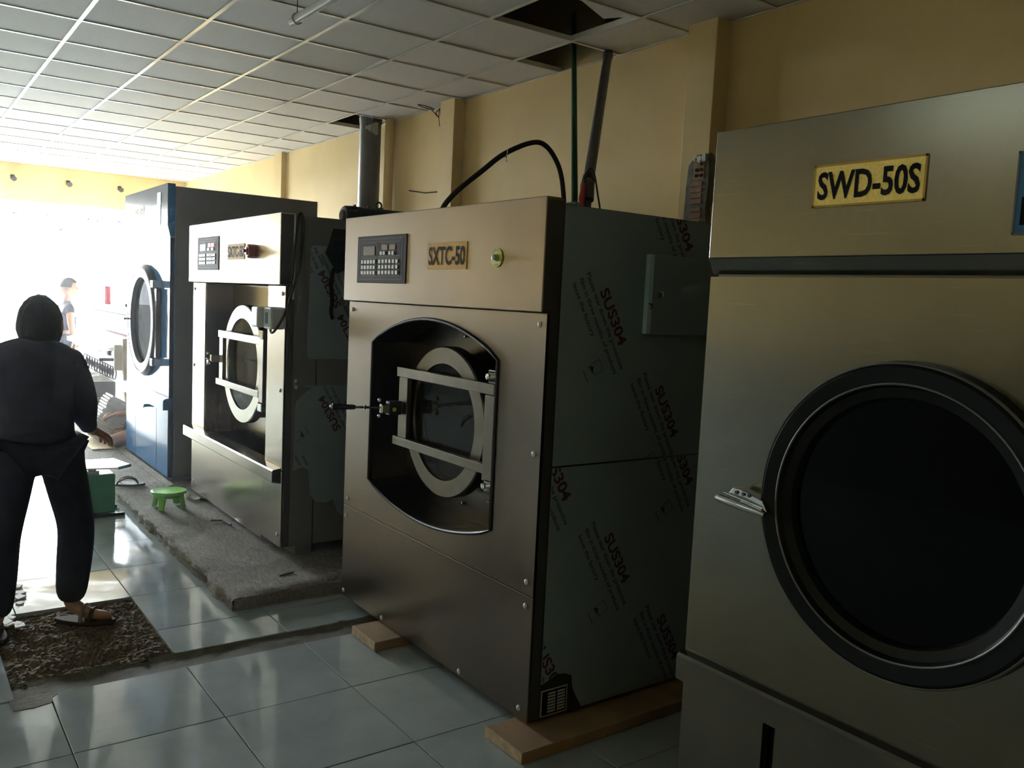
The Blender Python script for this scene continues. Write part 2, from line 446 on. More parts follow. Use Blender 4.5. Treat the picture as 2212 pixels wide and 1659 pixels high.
# sand pit
mb = MB(); nx, ny = 130, 170
vs = []
for i in range(nx + 1):
    for j in range(ny + 1):
        x = .366 + (.976 - .366) * i / nx; y = 3.66 + (4.464 - 3.66) * j / ny
        e = min(1, (4.464 - y) / .06, (x - .366) / .04 if x < .9 else 1)
        z = -.012 + .011 * fbm((x * 7, y * 10, 2), 5) + .007 * fbm((x * 30, y * 36, 5), 4) + .006 * fbm((x * 75, y * 80, 9), 3) - .006 * (1 - e)
        vs.append((x, y, max(-.021, min(z, .008))))
mb.add(vs, [(i * (ny + 1) + j, (i + 1) * (ny + 1) + j, (i + 1) * (ny + 1) + j + 1, i * (ny + 1) + j + 1) for i in range(nx) for j in range(ny)])
sand = mb.build('sand_bed', 'sand', None, True); sand['kind'] = 'stuff'; tag(sand, 'dark brown sand filling the hole left by removed floor tiles', 'sand')
# broken tile with grey mortar by the pit's corner
bt = thing('broken_tile', 'shattered pale tile corner with torn mortar beside the sand pit', 'broken tile', (.45, 4.5, 0))
for k in range(26):
    cx = .40 + random.random() * .12; cy = 4.28 + random.random() * .62
    cx = .395 + (cy - 4.28) * .06 + random.random() * .10
    r = random.uniform(.018, .035); n = random.randint(4, 6); a0 = random.random() * 6
    pts = [(cx + r * random.uniform(.7, 1.1) * math.cos(a0 + 2 * math.pi * q / n), cy + r * 1.3 * random.uniform(.7, 1.1) * math.sin(a0 + 2 * math.pi * q / n)) for q in range(n)]
    z = random.uniform(.0, .008); MB().prism(pts, 2, z - .004 if z > .004 else .0005, z + .004).build('shard', 'plaster_white', bt)

# concrete plinth under the far machines
xs = [1.344 + .03 * i for i in range(20)] + [2.2, 3.0, 3.808]; ys = [4.047 + .035 * j for j in range(120)] + [8.6, 9.6, 11.0, 12.6]
mb = MB(); vs = []
def pl_xy(i, j):
    x, y = xs[i], ys[j]
    if i == 0: x += .016 * fbm((3, y * 5, 0), 4) + .006 * fbm((1, y * 25, 0))
    if j == 0: y += .014 * fbm((x * 4, 7, 0), 4)
    return x, y
for i in range(len(xs)):
    for j in range(len(ys)):
        x, y = pl_xy(i, j); e = min(i, j)
        vs.append((x, y, .068 + .004 * fbm((x * 5, y * 5, 0)) - (.010 + .010 * fbm((x * 20, y * 20, 3)) if e == 0 else (.002 if e == 1 else 0))))
NJ = len(ys); mb.add(vs, [(i * NJ + j, (i + 1) * NJ + j, (i + 1) * NJ + j + 1, i * NJ + j + 1) for i in range(len(xs) - 1) for j in range(NJ - 1)])
def skirt(idx, dx, dy):
    n = len(idx); lv = []
    for lev, (oo, zz) in enumerate([(0, None), (.008, .045), (.004, .02), (.012, -.001)]):
        for q in idx:
            p = Vector(vs[q]); w = oo + .008 * fbm((p.x * 22, p.y * 22, lev * 3)) if lev else 0
            lv.append((p.x + dx * w, p.y + dy * w, p.z if zz is None else zz))
    mb.add(lv, [(l * n + k, l * n + k + 1, (l + 1) * n + k + 1, (l + 1) * n + k) for l in range(3) for k in range(n - 1)])
skirt([j for j in range(NJ)], -1, 0); skirt([i * NJ for i in range(len(xs))], 0, -1)
mb.box((1.39, 4.10, -.001), (3.80, 12.6, .05))
plinth = struct(mb.build('trim_1', 'concrete', None, True), 'rough low concrete plinth under the far washer and blue dryer', 'plinth')

# right wall with pillars
wall_r = struct(MB().box((XW, YF, -.2), (XW + .2, YB + .2, ZT)).build('wall_right', 'yellow_plaster'), 'yellow plastered wall behind the row of machines', 'wall')
for y0, y1, d in ((3.345, 3.555, .115), (6.055, 6.275, .10), (9.87, 10.12, .06)):
    MB().box((XW - d, y0, 0), (XW + .01, y1, ZT)).build('pillar', 'yellow_plaster', wall_r, bevel=.004)
# knocked-off plaster corner on the near pillar, hollow bricks behind it
px = XW - .115
out = [(3.338, 2.02), (3.345, 2.10), (3.341, 2.16), (3.336, 2.22), (3.338, 2.30), (3.341, 2.36), (3.352, 2.40), (3.385, 2.412), (3.42, 2.402), (3.455, 2.384), (3.488, 2.352), (3.492, 2.29), (3.497, 2.24), (3.499, 2.17), (3.502, 2.10), (3.505, 2.02)]
mb = MB(); mb.prism(out, 0, px - .0015, px + .02)
side = [(px - .0012, 2.02), (px + .045, 2.02), (px + .04, 2.12), (px + .065, 2.15), (px + .07, 2.22), (px + .05, 2.26), (px + .06, 2.30), (px + .062, 2.36), (px + .045, 2.40), (px + .02, 2.415), (px - .0012, 2.405)]
mb.prism(side, 1, 3.3435, 3.36)
chip = mb.build('bare_mortar', 'mortar', wall_r); chip['label'] = 'grey patch where plaster was knocked off the pillar'
zb_ = 2.02
for k in range(7):
    h = .028 + .004 * random.random()
    MB().cbox((px - .006 - random.random() * .002, 3.375, zb_ + .003), (px + .01, 3.462 - .01 * random.random(), zb_ + h), .003).build('brick', 'brick_clay', wall_r)
    zb_ += h + .003
    if k == 2: zb_ += .014
hb = MB().cbox((px - .006, 3.365, zb_ + .006), (px + .01, 3.445, zb_ + .115), .004).build('hollow_brick', 'brick_clay', wall_r)
for hy, hz in ((3.385, 0.025), (3.422, .025), (3.385, .056), (3.422, .056), (3.388, .088)):
    MB().lathe([(.0095, 0), (.0095, .004)], (px - .0105, hy, zb_ + hz + .004), (1, 0, 0), 12).build('brick_hole', 'hole_black', hb)
for k in range(7):
    MB().cbox((px - .008, 3.365 + .012 * k + random.uniform(-.004, .004), 2.372 + random.uniform(-.012, .02)), (px + .004, 3.365 + .012 * k + .012, 2.392 + random.uniform(0, .02)), .002).build('plaster_flake', 'plaster_white', wall_r)

wall_l = struct(MB().box((XL - .2, YF, -.2), (XL, 1.0, ZT)).box((XL - .2, 1.0, -.2), (XL, YB + .2, ZT)).build('wall_left', 'yellow_plaster'), 'yellow plastered wall opposite the machines', 'wall')
struct(MB().box((XL, YF, 0), (XL + .02, YB, 1.25)).build('reflect_band', 'reflect_dark'), 'unseen dark band added along the opposite wall to darken steel reflections', 'added_band')  # out-of-view band, added only to darken the lower reflections in the steel fronts
wall_f = struct(MB().box((XL, YF - .2, -.2), (XW, YF, ZT)).build('wall_rear', 'yellow_plaster'), 'yellow plastered wall behind the camera', 'wall')
wall_b = struct(MB().box((XL, YB, 2.62), (XW, YB + .2, ZT)).box((XL, YB, -.2), (-.1, YB + .2, 2.62)).box((3.2, YB, -.2), (XW, YB + .2, 2.62)).build('wall_back', 'yellow_plaster'), 'cream far wall above the bright glass shopfront', 'wall')
struct(MB().box((XL - .2, YF - .2, ZT), (XW + .2, YB + .2, ZT + .15)).build('ceiling_slab', 'mortar'), 'dark concrete slab above the hung ceiling', 'ceiling')
# shopfront glazing
win = struct(bpy.data.objects.new('window_1', None), 'glass shopfront flooded with daylight at the far end', 'window'); COL.objects.link(win); win.location = (0, YB, 0); WLOC[win.name] = Vector((0, YB, 0))
for xa, xb in ((-.1, 1.0), (1.0, 2.1), (2.1, 3.2)):
    MB().box((xa + .02, YB + .09, .04), (xb - .02, YB + .098, 2.25)).build('pane', 'shop_glass', win)
    MB().box((xa + .02, YB + .09, 2.29), (xb - .02, YB + .098, 2.60)).build('transom_pane', 'shop_glass', win)
for xa in (-.1, .98, 2.08, 3.16): MB().box((xa, YB + .07, 0), (xa + .04, YB + .12, 2.62)).build('mullion', 'white_paint', win)
MB().box((-.1, YB + .07, 2.25), (3.2, YB + .12, 2.29)).build('transom_bar', 'white_paint', win)
mb = MB()
x = 1.5
while x < 3.1:
    w = random.uniform(.03, .06)
    for q in range(random.randint(1, 3)):
        z0 = 2.40 + random.choice((0, 0, .05)); z1 = z0 + random.uniform(.05, .10)
        mb.box((x + q * .022, YB + .084, z0), (x + q * .022 + .012, YB + .0885, z1))
    if random.random() < .6: mb.box((x, YB + .084, 2.44), (x + .04, YB + .0885, 2.452))
    x += w + .055
o = mb.build('window_lettering', 'ironer_grey', win); o['label'] = 'faint row of window letters seen from behind'; o['kind'] = 'stuff'
struct(MB().box((-40, YB + .2, -.3), (40, 70, -.05)).box((-40, -20, -.3), (XL - .2, YB + .2, -.05)).build('ground', 'ground_out'), 'pale paved ground outside the shopfront', 'ground')

# hung ceiling: panels and runners
ceil = struct(bpy.data.objects.new('ceiling', None), 'white hung ceiling of square panels in a metal grid', 'ceiling'); COL.objects.link(ceil); ceil.location = (0, 0, ZC); WLOC[ceil.name] = Vector((0, 0, ZC))
CX, CY, P = 1.005, 6.038, .6
XL_ = [CX + P * k for k in range(-2, 5)] + [XW]
YL_ = [CY + P * k for k in range(-9, 14)] + [YB]
_cm = {}
def cpanel(w, d):
    k = (round(w, 3), round(d, 3))
    if k not in _cm:
        mb = MB().box((-w / 2 + .004, -d / 2 + .004, 0), (w / 2 - .004, d / 2 - .004, .010)); me = mb.mesh('ceiling_panel'); me.materials.append(MATS['ceiling_panel_white']); _cm[k] = me
    return _cm[k]
for i in range(len(XL_) - 1):
    for j in range(len(YL_) - 1):
        xa, xb, ya, yb = XL_[i], XL_[i + 1], YL_[j], YL_[j + 1]; yc = (ya + yb) / 2
        if i == 5 and 3.64 < yc < 4.2: continue
        if i == 6 and (4.25 < yc < 4.8 or 7.25 < yc < 7.8): continue
        o = link('ceiling_panel', cpanel(xb - xa, yb - ya), ceil); o.location = ((xa + xb) / 2, yc, .002)
        rx = random.uniform(-.0025, .0025); ry = random.uniform(-.0025, .0025); o.rotation_euler = (rx, ry, 0); o.location.z += .002
        if i == 4 and 5.4 < yc < 6.0: o.rotation_euler = (-.028, 0, 0); o.location.z += .012
# the displaced panel resting across the open bay
o = link('ceiling_panel', cpanel(.6, .6), ceil); o.location = (3.20, 3.50, .035); o.rotation_euler = (.05, .03, .42)
for x in XL_[:-1]:
    mb = MB().box((x - .012, YF, ZC - .004), (x + .012, YB, ZC - .0005)).box((x - .0015, YF, ZC - .001), (x + .0015, YB, ZC + .035)); mb.build('main_runner', 'runner_white', ceil)
for y in YL_[:-1]:
    mb = MB().box((XL_[0], y - .011, ZC - .0035), (XW, y + .011, ZC - .0008)).box((XL_[0], y - .0012, ZC - .001), (XW, y + .0012, ZC + .03)); mb.build('cross_tee', 'runner_white', ceil)
MB().box((XW - .022, YF, ZC - .004), (XW, 3.345, ZC)).box((XW - .022, 3.555, ZC - .004), (XW, 6.055, ZC)).box((XW - .022, 6.275, ZC - .004), (XW, YB, ZC)).build('wall_angle', 'runner_white', ceil)
MB().box((XL, YF, ZC), (XL_[0], YB, ZC + .01)).box((XL_[0], YF, ZC + .001), (XW, YL_[0], ZC + .01)).build('ceiling_field', 'ceiling_panel_white', ceil)

# ================================================================== WASHERS
def keypad(par, x, yl, yr, z0, z1, lit):
    """control panel seen from -X: yl is the far (photo left) side"""
    W = yl - yr; H = z1 - z0
    kp = MB().cbox((x - .004, yr, z0), (x + .003, yl, z1), .003).build('keypad', 'keypad_grey', par)
    def at(u, v): return yl - u * W, z1 - v * H
    def rect(name, m, u0, v0, u1, v1, d=.0055):
        ya, za = at(u0, v0); yb, zb = at(u1, v1); return MB().box((x - d, yb, zb), (x - .0035, ya, za)).build(name, m, kp)
    fr = MB()
    def outline(u0, v0, u1, v1):
        t = .004
        for a, b, c, d in ((u0, v0, u1, v0 + t), (u0, v1 - t, u1, v1), (u0, v0, u0 + t, v1), (u1 - t, v0, u1, v1)):
            ya, za = at(a, b); yb, zb = at(c, d); fr.box((x - .0046, yb, zb), (x - .0036, ya, za))
    outline(.05, .07, .93, .92); outline(.09, .14, .42, .45); outline(.45, .14, .88, .44); outline(.09, .48, .42, .85); outline(.45, .48, .88, .85)
    fr.build('print_frame', 'keypad_line', kp)
    rect('display', 'lcd_lit' if lit else 'lcd_grey', .14, .22, .38, .41)
    for u in (.52, .67): rect('digit_window', 'led_red' if lit else 'lcd_red', u, .20, u + .12, .31)
    km = MB().cbox((-.003, -.011 * W / .47, -.0085), (.001, .011 * W / .47, .0085), .0012).mesh('key'); km.materials.append(MATS['key_grey'])
    def key(u, v):
        y, z = at(u, v); k = link('key', km, kp); k.location = Vector((x - .0045, y, z)) - WLOC[par.name]
    for u in (.515, .575, .69, .75): key(u, .375)
    for r in range(3):
        for c in range(5):
            key(.125 + c * .063, .55 + r * .115)
        for c in range(6): key(.49 + c * .068, .545 + r * .115)
    return kp
def plate(par, name, pm, x, yl, yr, z0, z1, body, bold, tx=.04, tz=.16, edge=None):
    p = MB().box((x - .003, yr, z0), (x, yl, z1)).build(name, pm, par)
    if edge:
        e = .005; mb = MB()
        for a in ((yr, z0, yl, z0 + e), (yr, z1 - e, yl, z1), (yr, z0, yr + e, z1), (yl - e, z0, yl, z1)): mb.box((x - .0034, a[0], a[1]), (x - .0028, a[2], a[3]))
        mb.build('plate_border', edge, p)
    W = yl - yr; H = z1 - z0
    lettering(MB(), body, (x - .0042, yl - W * tx, z0 + H * tz), (0, -1, 0), (0, 0, 1), W * (1 - 2 * tx), H * (1 - 2 * tz), bold).build('lettering', 'ink', p)
    return p
def bolts(par, pts, x, r=.0105):
    me = MB().lathe([(r, 0), (r * .95, -.003), (r * .6, -.0055), (0, -.0065)], (0, 0, 0), (1, 0, 0), 14).mesh('bolt', smooth=True); me.materials.append(MATS['white_cap'])
    for y, z in pts:
        o = link('bolt', me, par); o.location = Vector((x, y, z)) - WLOC[par.name]
def door_ring(par, x, cy, cz, R, r, ringmat):
    d = MB().lathe([(r, .012), (r + .004, -.004), (R - .005, -.004), (R, .002), (R, .05), (r, .05)], (x, cy, cz), (1, 0, 0), 64, True).build('door_ring', ringmat, par, True)
    MB().lathe([(r, .004), (r * .97, .03), (r * .90, .07), (r * .66, .10), (r * .60, .135), (0, .14)], (x, cy, cz), (1, 0, 0), 56).build('glass_bowl', 'door_glass', d, True)
    MB().lathe([(r * .70, .098), (r * .72, .10), (r * .70, .106), (r * .64, .106), (r * .64, .098)], (x, cy, cz), (1, 0, 0), 48, True).build('inner_ring', 'steel_bar', d, True)
    MB().lathe([(R - .03, .05), (R - .03, .13)], (x, cy, cz), (1, 0, 0), 48).build('door_gasket', 'black_rubber', d, True)
    return d
def drum(par, x, cy, cz, r, xb):
    mb = MB().lathe([(r, 0), (r, xb - x), (0, xb - x + .001)], (x, cy, cz), (1, 0, 0), 48)
    mb.v = mb.v[:]; 
    mb.f = [f for f in mb.f if len(f) <= 4]
    d = mb.build('drum', 'drum_steel', par, True)
    hm = MB(); row = 0; zz = -r
    while zz < r:
        yy = -r + (row % 2) * .0225
        while yy < r:
            if yy * yy + zz * zz < (r * .93) ** 2:
                hm.add([(xb - .004, cy + yy + .013 * math.cos(q * math.pi / 3), cz + zz + .013 * math.sin(q * math.pi / 3)) for q in range(6)], [(0, 1, 2, 3, 4, 5)])
            yy += .045
        zz += .039; row += 1
    h = hm.build('drum_perforation', 'hole_black', d); h['kind'] = 'stuff'
def lever(par, p0, tip, grip=.45):
    p0 = Vector(p0); tip = Vector(tip); d = (tip - p0)
    lv = MB().tube([p0, p0 + d * (1 - grip * .9)], .0055, 10).build('lever', 'chrome', par, True)
    a = p0 + d * (1 - grip); MB().tube([a, a + d * .03, p0 + d * .93, p0 + d * .985, tip], [.0085, .0105, .0145, .0135, .008], 14).build('lever_grip', 'black_rubber', lv, True)
    MB().tube([p0 + d * .30, p0 + d * .335], .011, 6).build('lever_nut', 'chrome', lv)
    b = tip; MB().ball(b, .0095, 12, 8).build('grip_cap', 'chrome', lv, True)
    return lv
def sus_unit(px, pz, y, flip, clips, film, logo=True):
    s = -1 if flip else 1
    d = Vector((.485 * s, 0, -.875 * s)); u = Vector((.875 * s, 0, .485 * s)); o = Vector((px, y, pz))
    R = MB(); G = MB()
    lettering(R, 'SUS304', o + d * .085 + u * .030, d, u, .222, .046, .028)
    for k, (tx, w) in enumerate((('Please tear down the protective', .388), ('film in three months of products', .385), ('leave the factory', .206))):
        lettering(G, tx, o - u * (.036 * k + .004) + d * (.003 * k), d, u, w, .025, .012)
    if logo:
        q = o + d * .30 - u * .125
        R.add([q, q + d * .012 + u * .02, q + d * .035 + u * .005], [(0, 1, 2)]); R.add([q - u * .03, q - u * .03 + d * .05, q - u * .027 + d * .05, q - u * .027], [(0, 1, 2, 3)])
        for a, b, c, e in ((0, 0, .045, .002), (0, .043, .045, .045), (0, 0, .002, .045), (.043, 0, .045, .045)):
            G.add([q + d * a + u * b + u * .01, q + d * c + u * b + u * .01, q + d * c + u * e + u * .01, q + d * a + u * e + u * .01], [(0, 1, 2, 3)])
    R = clip(R, clips); G = clip(G, clips)
    for q, m in ((R, 'print_red'), (G, 'print_grey')):
        if q.f: q.build('film_print', m, film)['kind'] = 'stuff'

# ---- near washer
W1 = thing('washing_machine', 'brown-tinted steel washer on wooden blocks, blue film and red print on its side', 'washer', (2.5, 3.1, 0), 'industrial washing machines')
xf, xc = 1.832, 1.808; y0, y1 = 2.335, 3.885; XB = 3.3
MB().box((1.884, y0, .055), (XB, y1, 1.885), 'w').build('cabinet', 'steel_dark', W1)
opening = []
yl, yr, zl, zh, zt, zb = 3.622, 2.612, .69, 1.33, 1.458, .598
ym = (yl + yr) / 2
def arc(z_side, z_peak, ya, yb, n=18):
    return [(ya + (yb - ya) * k / n, z_side + (z_peak - z_side) * math.cos((k / n - .5) * math.pi) ** .8) for k in range(n + 1)]
opening = arc(zh, zt, yl, yr) + arc(zl, zb, yr, yl)
outer = [(y1, .055), (y1, 1.512), (y0, 1.512), (y0, .055)]
up = MB().holed([(y1, .515), (y1, 1.510), (y0, 1.510), (y0, .515)], opening, 0, xf, xf + .012)
fp = up.build('front_panel', 'steel_front', W1)
MB().box((xf, y0, .055), (xf + .012, y1, .512)).build('kick_panel', 'steel_front', W1, bevel=.002)
MB().box((xf + .012, y0 + .0, .055), (1.884, y0 + .003, 1.885)).box((xf + .012, y1 - .003, .055), (1.884, y1, 1.885)).box((xf + .012, y0, .055), (1.884, y1, .058)).build('side_return', 'panel_edge', W1)
MB().wallloop(opening, 0, xf + .004, 2.03).build('recess_wall', 'steel_dark', W1)
MB().holed(outer, circle(3.095, 1.03, .285), 0, 2.03, 2.036).build('recess_back', 'steel_dark', W1)
MB().tube([(xf - .002, a, b) for a, b in opening], .0075, 8, True).build('rubber_trim', 'black_rubber', W1, True)
MB().box((xc, y0 + .002, 1.515), (1.884, y1 + .018, 1.905)).build('control_box', 'steel_front', W1, bevel=.003)
MB().box((xc + .004, y0 - .0005, 1.519), (1.884, y0 + .002, 1.895)).build('control_box_side', 'panel_edge', W1)
keypad(W1, xc, 3.758, 3.288, 1.600, 1.812, False)
plate(W1, 'name_plate', 'orange_plate', xc, 3.110, 2.815, 1.661, 1.767, 'SXTC-50', .026, .035, .15)
es = MB().lathe([(.034, 0), (.034, -.004)], (xc, 2.612, 1.702), (1, 0, 0), 32).build('stop_disc', 'yellow_disc', W1, True)
MB().lathe([(.013, -.004), (.013, -.010), (.010, -.011), (.010, -.020), (.007, -.021), (.007, -.019), (0, -.017)], (xc, 2.612, 1.702), (1, 0, 0), 20).build('stop_button', 'grey_knob', es, True)
mb = MB(); 
for k, ch in enumerate('EMERGENCY'):
    a = math.radians(152 - 15.5 * k); lettering(mb, ch, (xc - .0045, 2.612 - .0245 * math.cos(a) + .003 * math.sin(a), 1.702 + .0245 * math.sin(a) - .0 * math.cos(a)), (0, -math.sin(a), -math.cos(a)), (0, -math.cos(a), math.sin(a)), .0045, .0065)
for k, ch in enumerate('STOP'):
    lettering(mb, ch, (xc - .0045, 2.612 + .011 - .006 * k, 1.702 - .029), (0, -1, 0), (0, 0, 1), .0045, .007)
mb.build('stop_lettering', 'ink', es)['kind'] = 'stuff'
bolts(W1, [(2.373, 1.473), (2.371, 1.021), (2.376, .561), (2.375, .474), (2.385, .092), (3.846, 1.473), (3.842, .548), (3.853, .462), (3.858, .083), (3.45, .075), (2.785, .075)], xf)
drum(W1, 2.06, 3.095, 1.03, .275, 2.42)
dr = door_ring(W1, 1.895, 3.085, 1.03, .318, .242, 'steel_bar')
fr = MB()
X0, X1 = 1.852, 1.878
fr.cbox((X0, 2.66, 1.192), (X1, 3.42, 1.234), .002); fr.cbox((X0, 2.67, .884), (X1, 3.445, .922), .002)
fr.cbox((X0 + .004, 3.33, .923), (X1, 3.405, 1.191), .002); fr.cbox((X0 - .002, 2.64, .86), (X1 + .012, 2.715, 1.19), .002)
frame = fr.build('door_frame', 'steel_bar', W1)
for zz in (1.262, .845): 
    hg = MB().cbox((1.85, 2.645, zz - .025), (1.89, 2.70, zz + .025), .004).build('hinge', 'chrome', W1)
    MB().lathe([(.012, 0), (.012, -.018), (0, -.02)], (1.85, 2.68, zz), (1, 0, 0), 10).build('hinge_pin', 'chrome', hg)
MB().box((1.878, 2.62, .83), (1.93, 2.66, 1.28)).build('hinge_post', 'steel_dark', W1)
lk = MB().cbox((1.79, 3.365, 1.025), (1.852, 3.40, 1.085), .003).build('latch_block', 'black_paint', W1)
MB().cbox((1.755, 3.372, 1.033), (1.80, 3.395, 1.075), .006).build('latch_plate', 'chrome', lk)
MB().lathe([(.010, 0), (.010, -.002)], (1.815, 3.3655, 1.05), (0, 1, 0), 14).build('latch_dot', 'yellow_disc', lk)
for zz in (1.022, 1.092): MB().ball((1.752, 3.384, zz), .009, 12, 8).build('latch_ball', 'chrome', lk, True)
lever(W1, (1.752, 3.384, 1.058), (1.535, 3.40, 1.068), .48)
st = MB().lathe([(0.006, 0), (.006, -.015), (0, -.017)], (0, 0, 0), (1, 0, 0), 10).mesh('stud', smooth=True); st.materials.append(MATS['chrome'])
for a in (95, 130, 165, 190, 215, 245, 270, 300): 
    o = link('stud', st, W1); o.location = Vector((2.03, 3.10 - .40 * math.cos(math.radians(a)), 1.03 + .36 * math.sin(math.radians(a)))) - WLOC[W1.name]
# film on the near side
yS = y0 - .0012
film_up = MB().box((1.888, yS, .979), (XB, y0, 1.884)).build('protective_film', 'film_blue', W1)
lowpoly = [(1.888, .973), (XB, .973), (XB, .058), (2.085, .058), (2.06, .10), (2.045, .125), (2.035, .15), (2.03, .19), (2.0, .204), (1.96, .212), (1.93, .197), (1.905, .188), (1.888, .185)]
lp = MB().prism([(a, b) for a, b in lowpoly], 1, yS, y0); film_lo = lp.build('protective_film', 'film_blue', W1)
yP = yS - .0006
cl_up = [((0, 0, .98), (0, 0, 1)), ((0, 0, 1.883), (0, 0, -1)), ((1.89, 0, 0), (1, 0, 0))]; cl_lo = [((0, 0, .972), (0, 0, -1)), ((1.89, 0, 0), (1, 0, 0)), ((0, 0, .06), (0, 0, 1))]
for a, b in ((1.993, 1.654), (2.296, 1.299)): sus_unit(a, b, yP, False, cl_up, film_up)
sus_unit(2.313, 2.016, yP, False, cl_up, film_up)
for a, b in ((2.082, .751), (2.387, .385), (1.769, 1.099), (2.401, 1.101)): sus_unit(a, b, yP, False, cl_lo, film_lo)
sus_unit(1.775, .398, yP, False, cl_lo + [((1.925, 0, .198), (-.3, 0, .95)), ((1.96, 0, 0), (-1, 0, 0))], film_lo)
cb = MB().cbox((2.283, y0 - .022, 1.449), (2.80, y0 - .001, 1.745), .003).build('service_door', 'film_blue', W1)
MB().box((2.282, y0 - .0228, 1.452), (2.302, y0 - .0005, 1.742)).build('door_edge', 'film_edge', cb)
MB().lathe([(.012, 0), (.012, -.012), (.008, -.014), (0, -.014)], (2.338, y0 - .022, 1.598), (0, 1, 0), 16).build('door_lock', 'chrome', cb, True)
lettering(MB(), 'A', (2.284, y0 - .0234, 1.565), (.5, 0, -.87), (.87, 0, .5), .03, .018, .03).build('door_print', 'print_red', cb)
npz = MB().box((1.892, y0 - .002, .062), (2.012, y0, .160)).build('rating_plate', 'key_grey', W1)
mb = MB()
mb.box((1.896, y0 - .0026, .066), (2.008, y0 - .0018, .156)); mb.build('plate_print', 'ink', npz)
mb = MB()
for r in range(7):
    for c in range(2): mb.box((1.922 + c * .044, y0 - .0031, .073 + r * .0113), (1.958 + c * .044, y0 - .0025, .080 + r * .0113))
mb.build('plate_field', 'key_grey', npz)
MB().box((1.93, y0 + .05, .042), (1.99, y1 - .05, .06)).box((3.1, y0 + .05, .042), (3.16, y1 - .05, .06)).build('base_rail', 'black_paint', W1)
MB().cbox((1.90, 2.30, 1.885), (1.93, 2.36, 1.892), .002).build('top_flap', 'film_blue', W1)

def wood_block(y0b, y1b, lab, x1=3.25):
    t = thing('wood_block', lab, 'wood block', (1.72, y0b, 0), 'timber under the near washer')
    MB().cbox((1.712, y0b, .0008), (x1, y1b, .0408), .003).build('plank', 'wood', t)
    MB().box((1.7105, y0b + .002, .003), (1.713, y1b - .002, .0385)).build('end_grain', 'wood_end', t)
wood_block(2.196, 2.419, 'timber block under the near corner of the film-covered washer, closest to the dryer')
wood_block(3.277, 3.506, 'timber block under the far corner of the film-covered washer, by the cement strip')

# ---- far washer
W2 = thing('washing_machine', 'bright steel washer on the concrete plinth with peeling film and red switch', 'washer', (2.5, 5.4, .07), 'industrial washing machines')
xf2, xc2 = 1.765, 1.730; a0, a1 = 4.545, 6.265; B2 = 3.25
MB().box((1.815, a0, .125), (B2, a1, 1.955), 'w').build('cabinet', 'grey_paint', W2)
MB().box((xf2 + .01, a0, .125), (1.815, a0 + .003, 1.57)).box((xf2 + .01, a1 - .003, .125), (1.815, a1, 1.57)).build('side_return', 'panel_edge', W2)
MB().cbox((xf2, a0, .56), (xf2 + .012, 4.805, 1.572), .002).build('front_panel', 'steel_bright', W2)
MB().cbox((xf2, 5.985, .56), (xf2 + .012, a1, 1.572), .002).build('front_panel', 'steel_bright', W2)
MB().box((xf2, a0, .125), (xf2 + .012, 4.842, .555)).build('kick_panel', 'steel_bright', W2, bevel=.002)
MB().box((xf2, 4.845, .105), (xf2 + .012, a1, .555)).build('kick_panel', 'steel_bright', W2, bevel=.002)
MB().holed([(a0, .13), (a1, .13), (a1, 1.57), (a0, 1.57)][::-1], circle(5.40, 1.075, .33), 0, 1.95, 1.956).build('recess_back', 'steel_bright', W2)
MB().box((xf2 + .012, 5.985, .56), (1.95, 5.988, 1.57)).build('recess_wall', 'steel_dark', W2); MB().box((xf2 + .012, 4.80, .56), (1.95, 4.803, 1.57)).build('recess_wall', 'steel_dark', W2)
MB().prism([(1.768, .486), (1.720, .492), (1.712, .50), (1.712, .558), (1.718, .565), (1.80, .578), (1.80, .486)], 1, a0 + .005, a1 + .03).build('drip_ledge', 'steel_bright', W2)
MB().box((xc2, a0 - .002, 1.578), (1.815, a1 - .01, 1.962)).build('control_box', 'steel_bright', W2, bevel=.003)
MB().box((xc2 + .004, a0 - .0045, 1.582), (1.815, a0 - .002, 1.955)).build('control_box_side', 'panel_edge', W2)
keypad(W2, xc2, 6.045, 5.590, 1.655, 1.872, True)
plate(W2, 'name_plate', 'orange_plate', xc2, 5.415, 5.108, 1.718, 1.813, 'SXTC-50', .026, .035, .15)
sw = MB().lathe([(.040, 0), (.040, -.03), (.036, -.036), (.022, -.038), (.022, -.045), (0, -.046)], (xc2, 4.965, 1.762), (1, 0, 0), 8).build('rotary_switch', 'red_plastic', W2, True)
MB().cbox((xc2 - .062, 4.95, 1.752), (xc2 - .045, 4.962, 1.772), .003).build('switch_knob', 'red_plastic', sw)
bolts(W2, [(4.585, 1.53), (4.59, 1.0), (6.225, 1.53), (6.225, 1.0), (4.59, .19), (6.22, .17), (4.59, .52)], xf2, .012)
drum(W2, 1.98, 5.40, 1.075, .32, 2.42)
door_ring(W2, 1.825, 5.40, 1.075, .372, .283, 'steel_bright')
fr = MB(); X0, X1 = 1.778, 1.806
fr.cbox((X0, 4.96, 1.225), (X1, 5.74, 1.27), .002); fr.cbox((X0, 4.98, .912), (X1, 5.78, .952), .002)
fr.cbox((X0 + .004, 5.655, .953), (X1, 5.725, 1.224), .002); fr.cbox((X0 - .002, 4.90, .89), (X1 + .012, 4.965, 1.26), .002)
fr.build('door_frame', 'steel_bar', W2)
for zz in (1.288, .862): MB().cbox((1.765, 4.885, zz - .024), (1.815, 4.95, zz + .024), .004).build('hinge', 'chrome', W2)
lk = MB().cbox((1.72, 5.69, 1.06), (1.78, 5.72, 1.11), .003).build('latch_block', 'chrome', W2)
for zz in (1.05, 1.12): MB().ball((1.705, 5.71, zz), .010, 10, 6).build('latch_ball', 'chrome', lk, True)
lever(W2, (1.70, 5.71, 1.085), (1.66, 5.52, 1.07), .55)
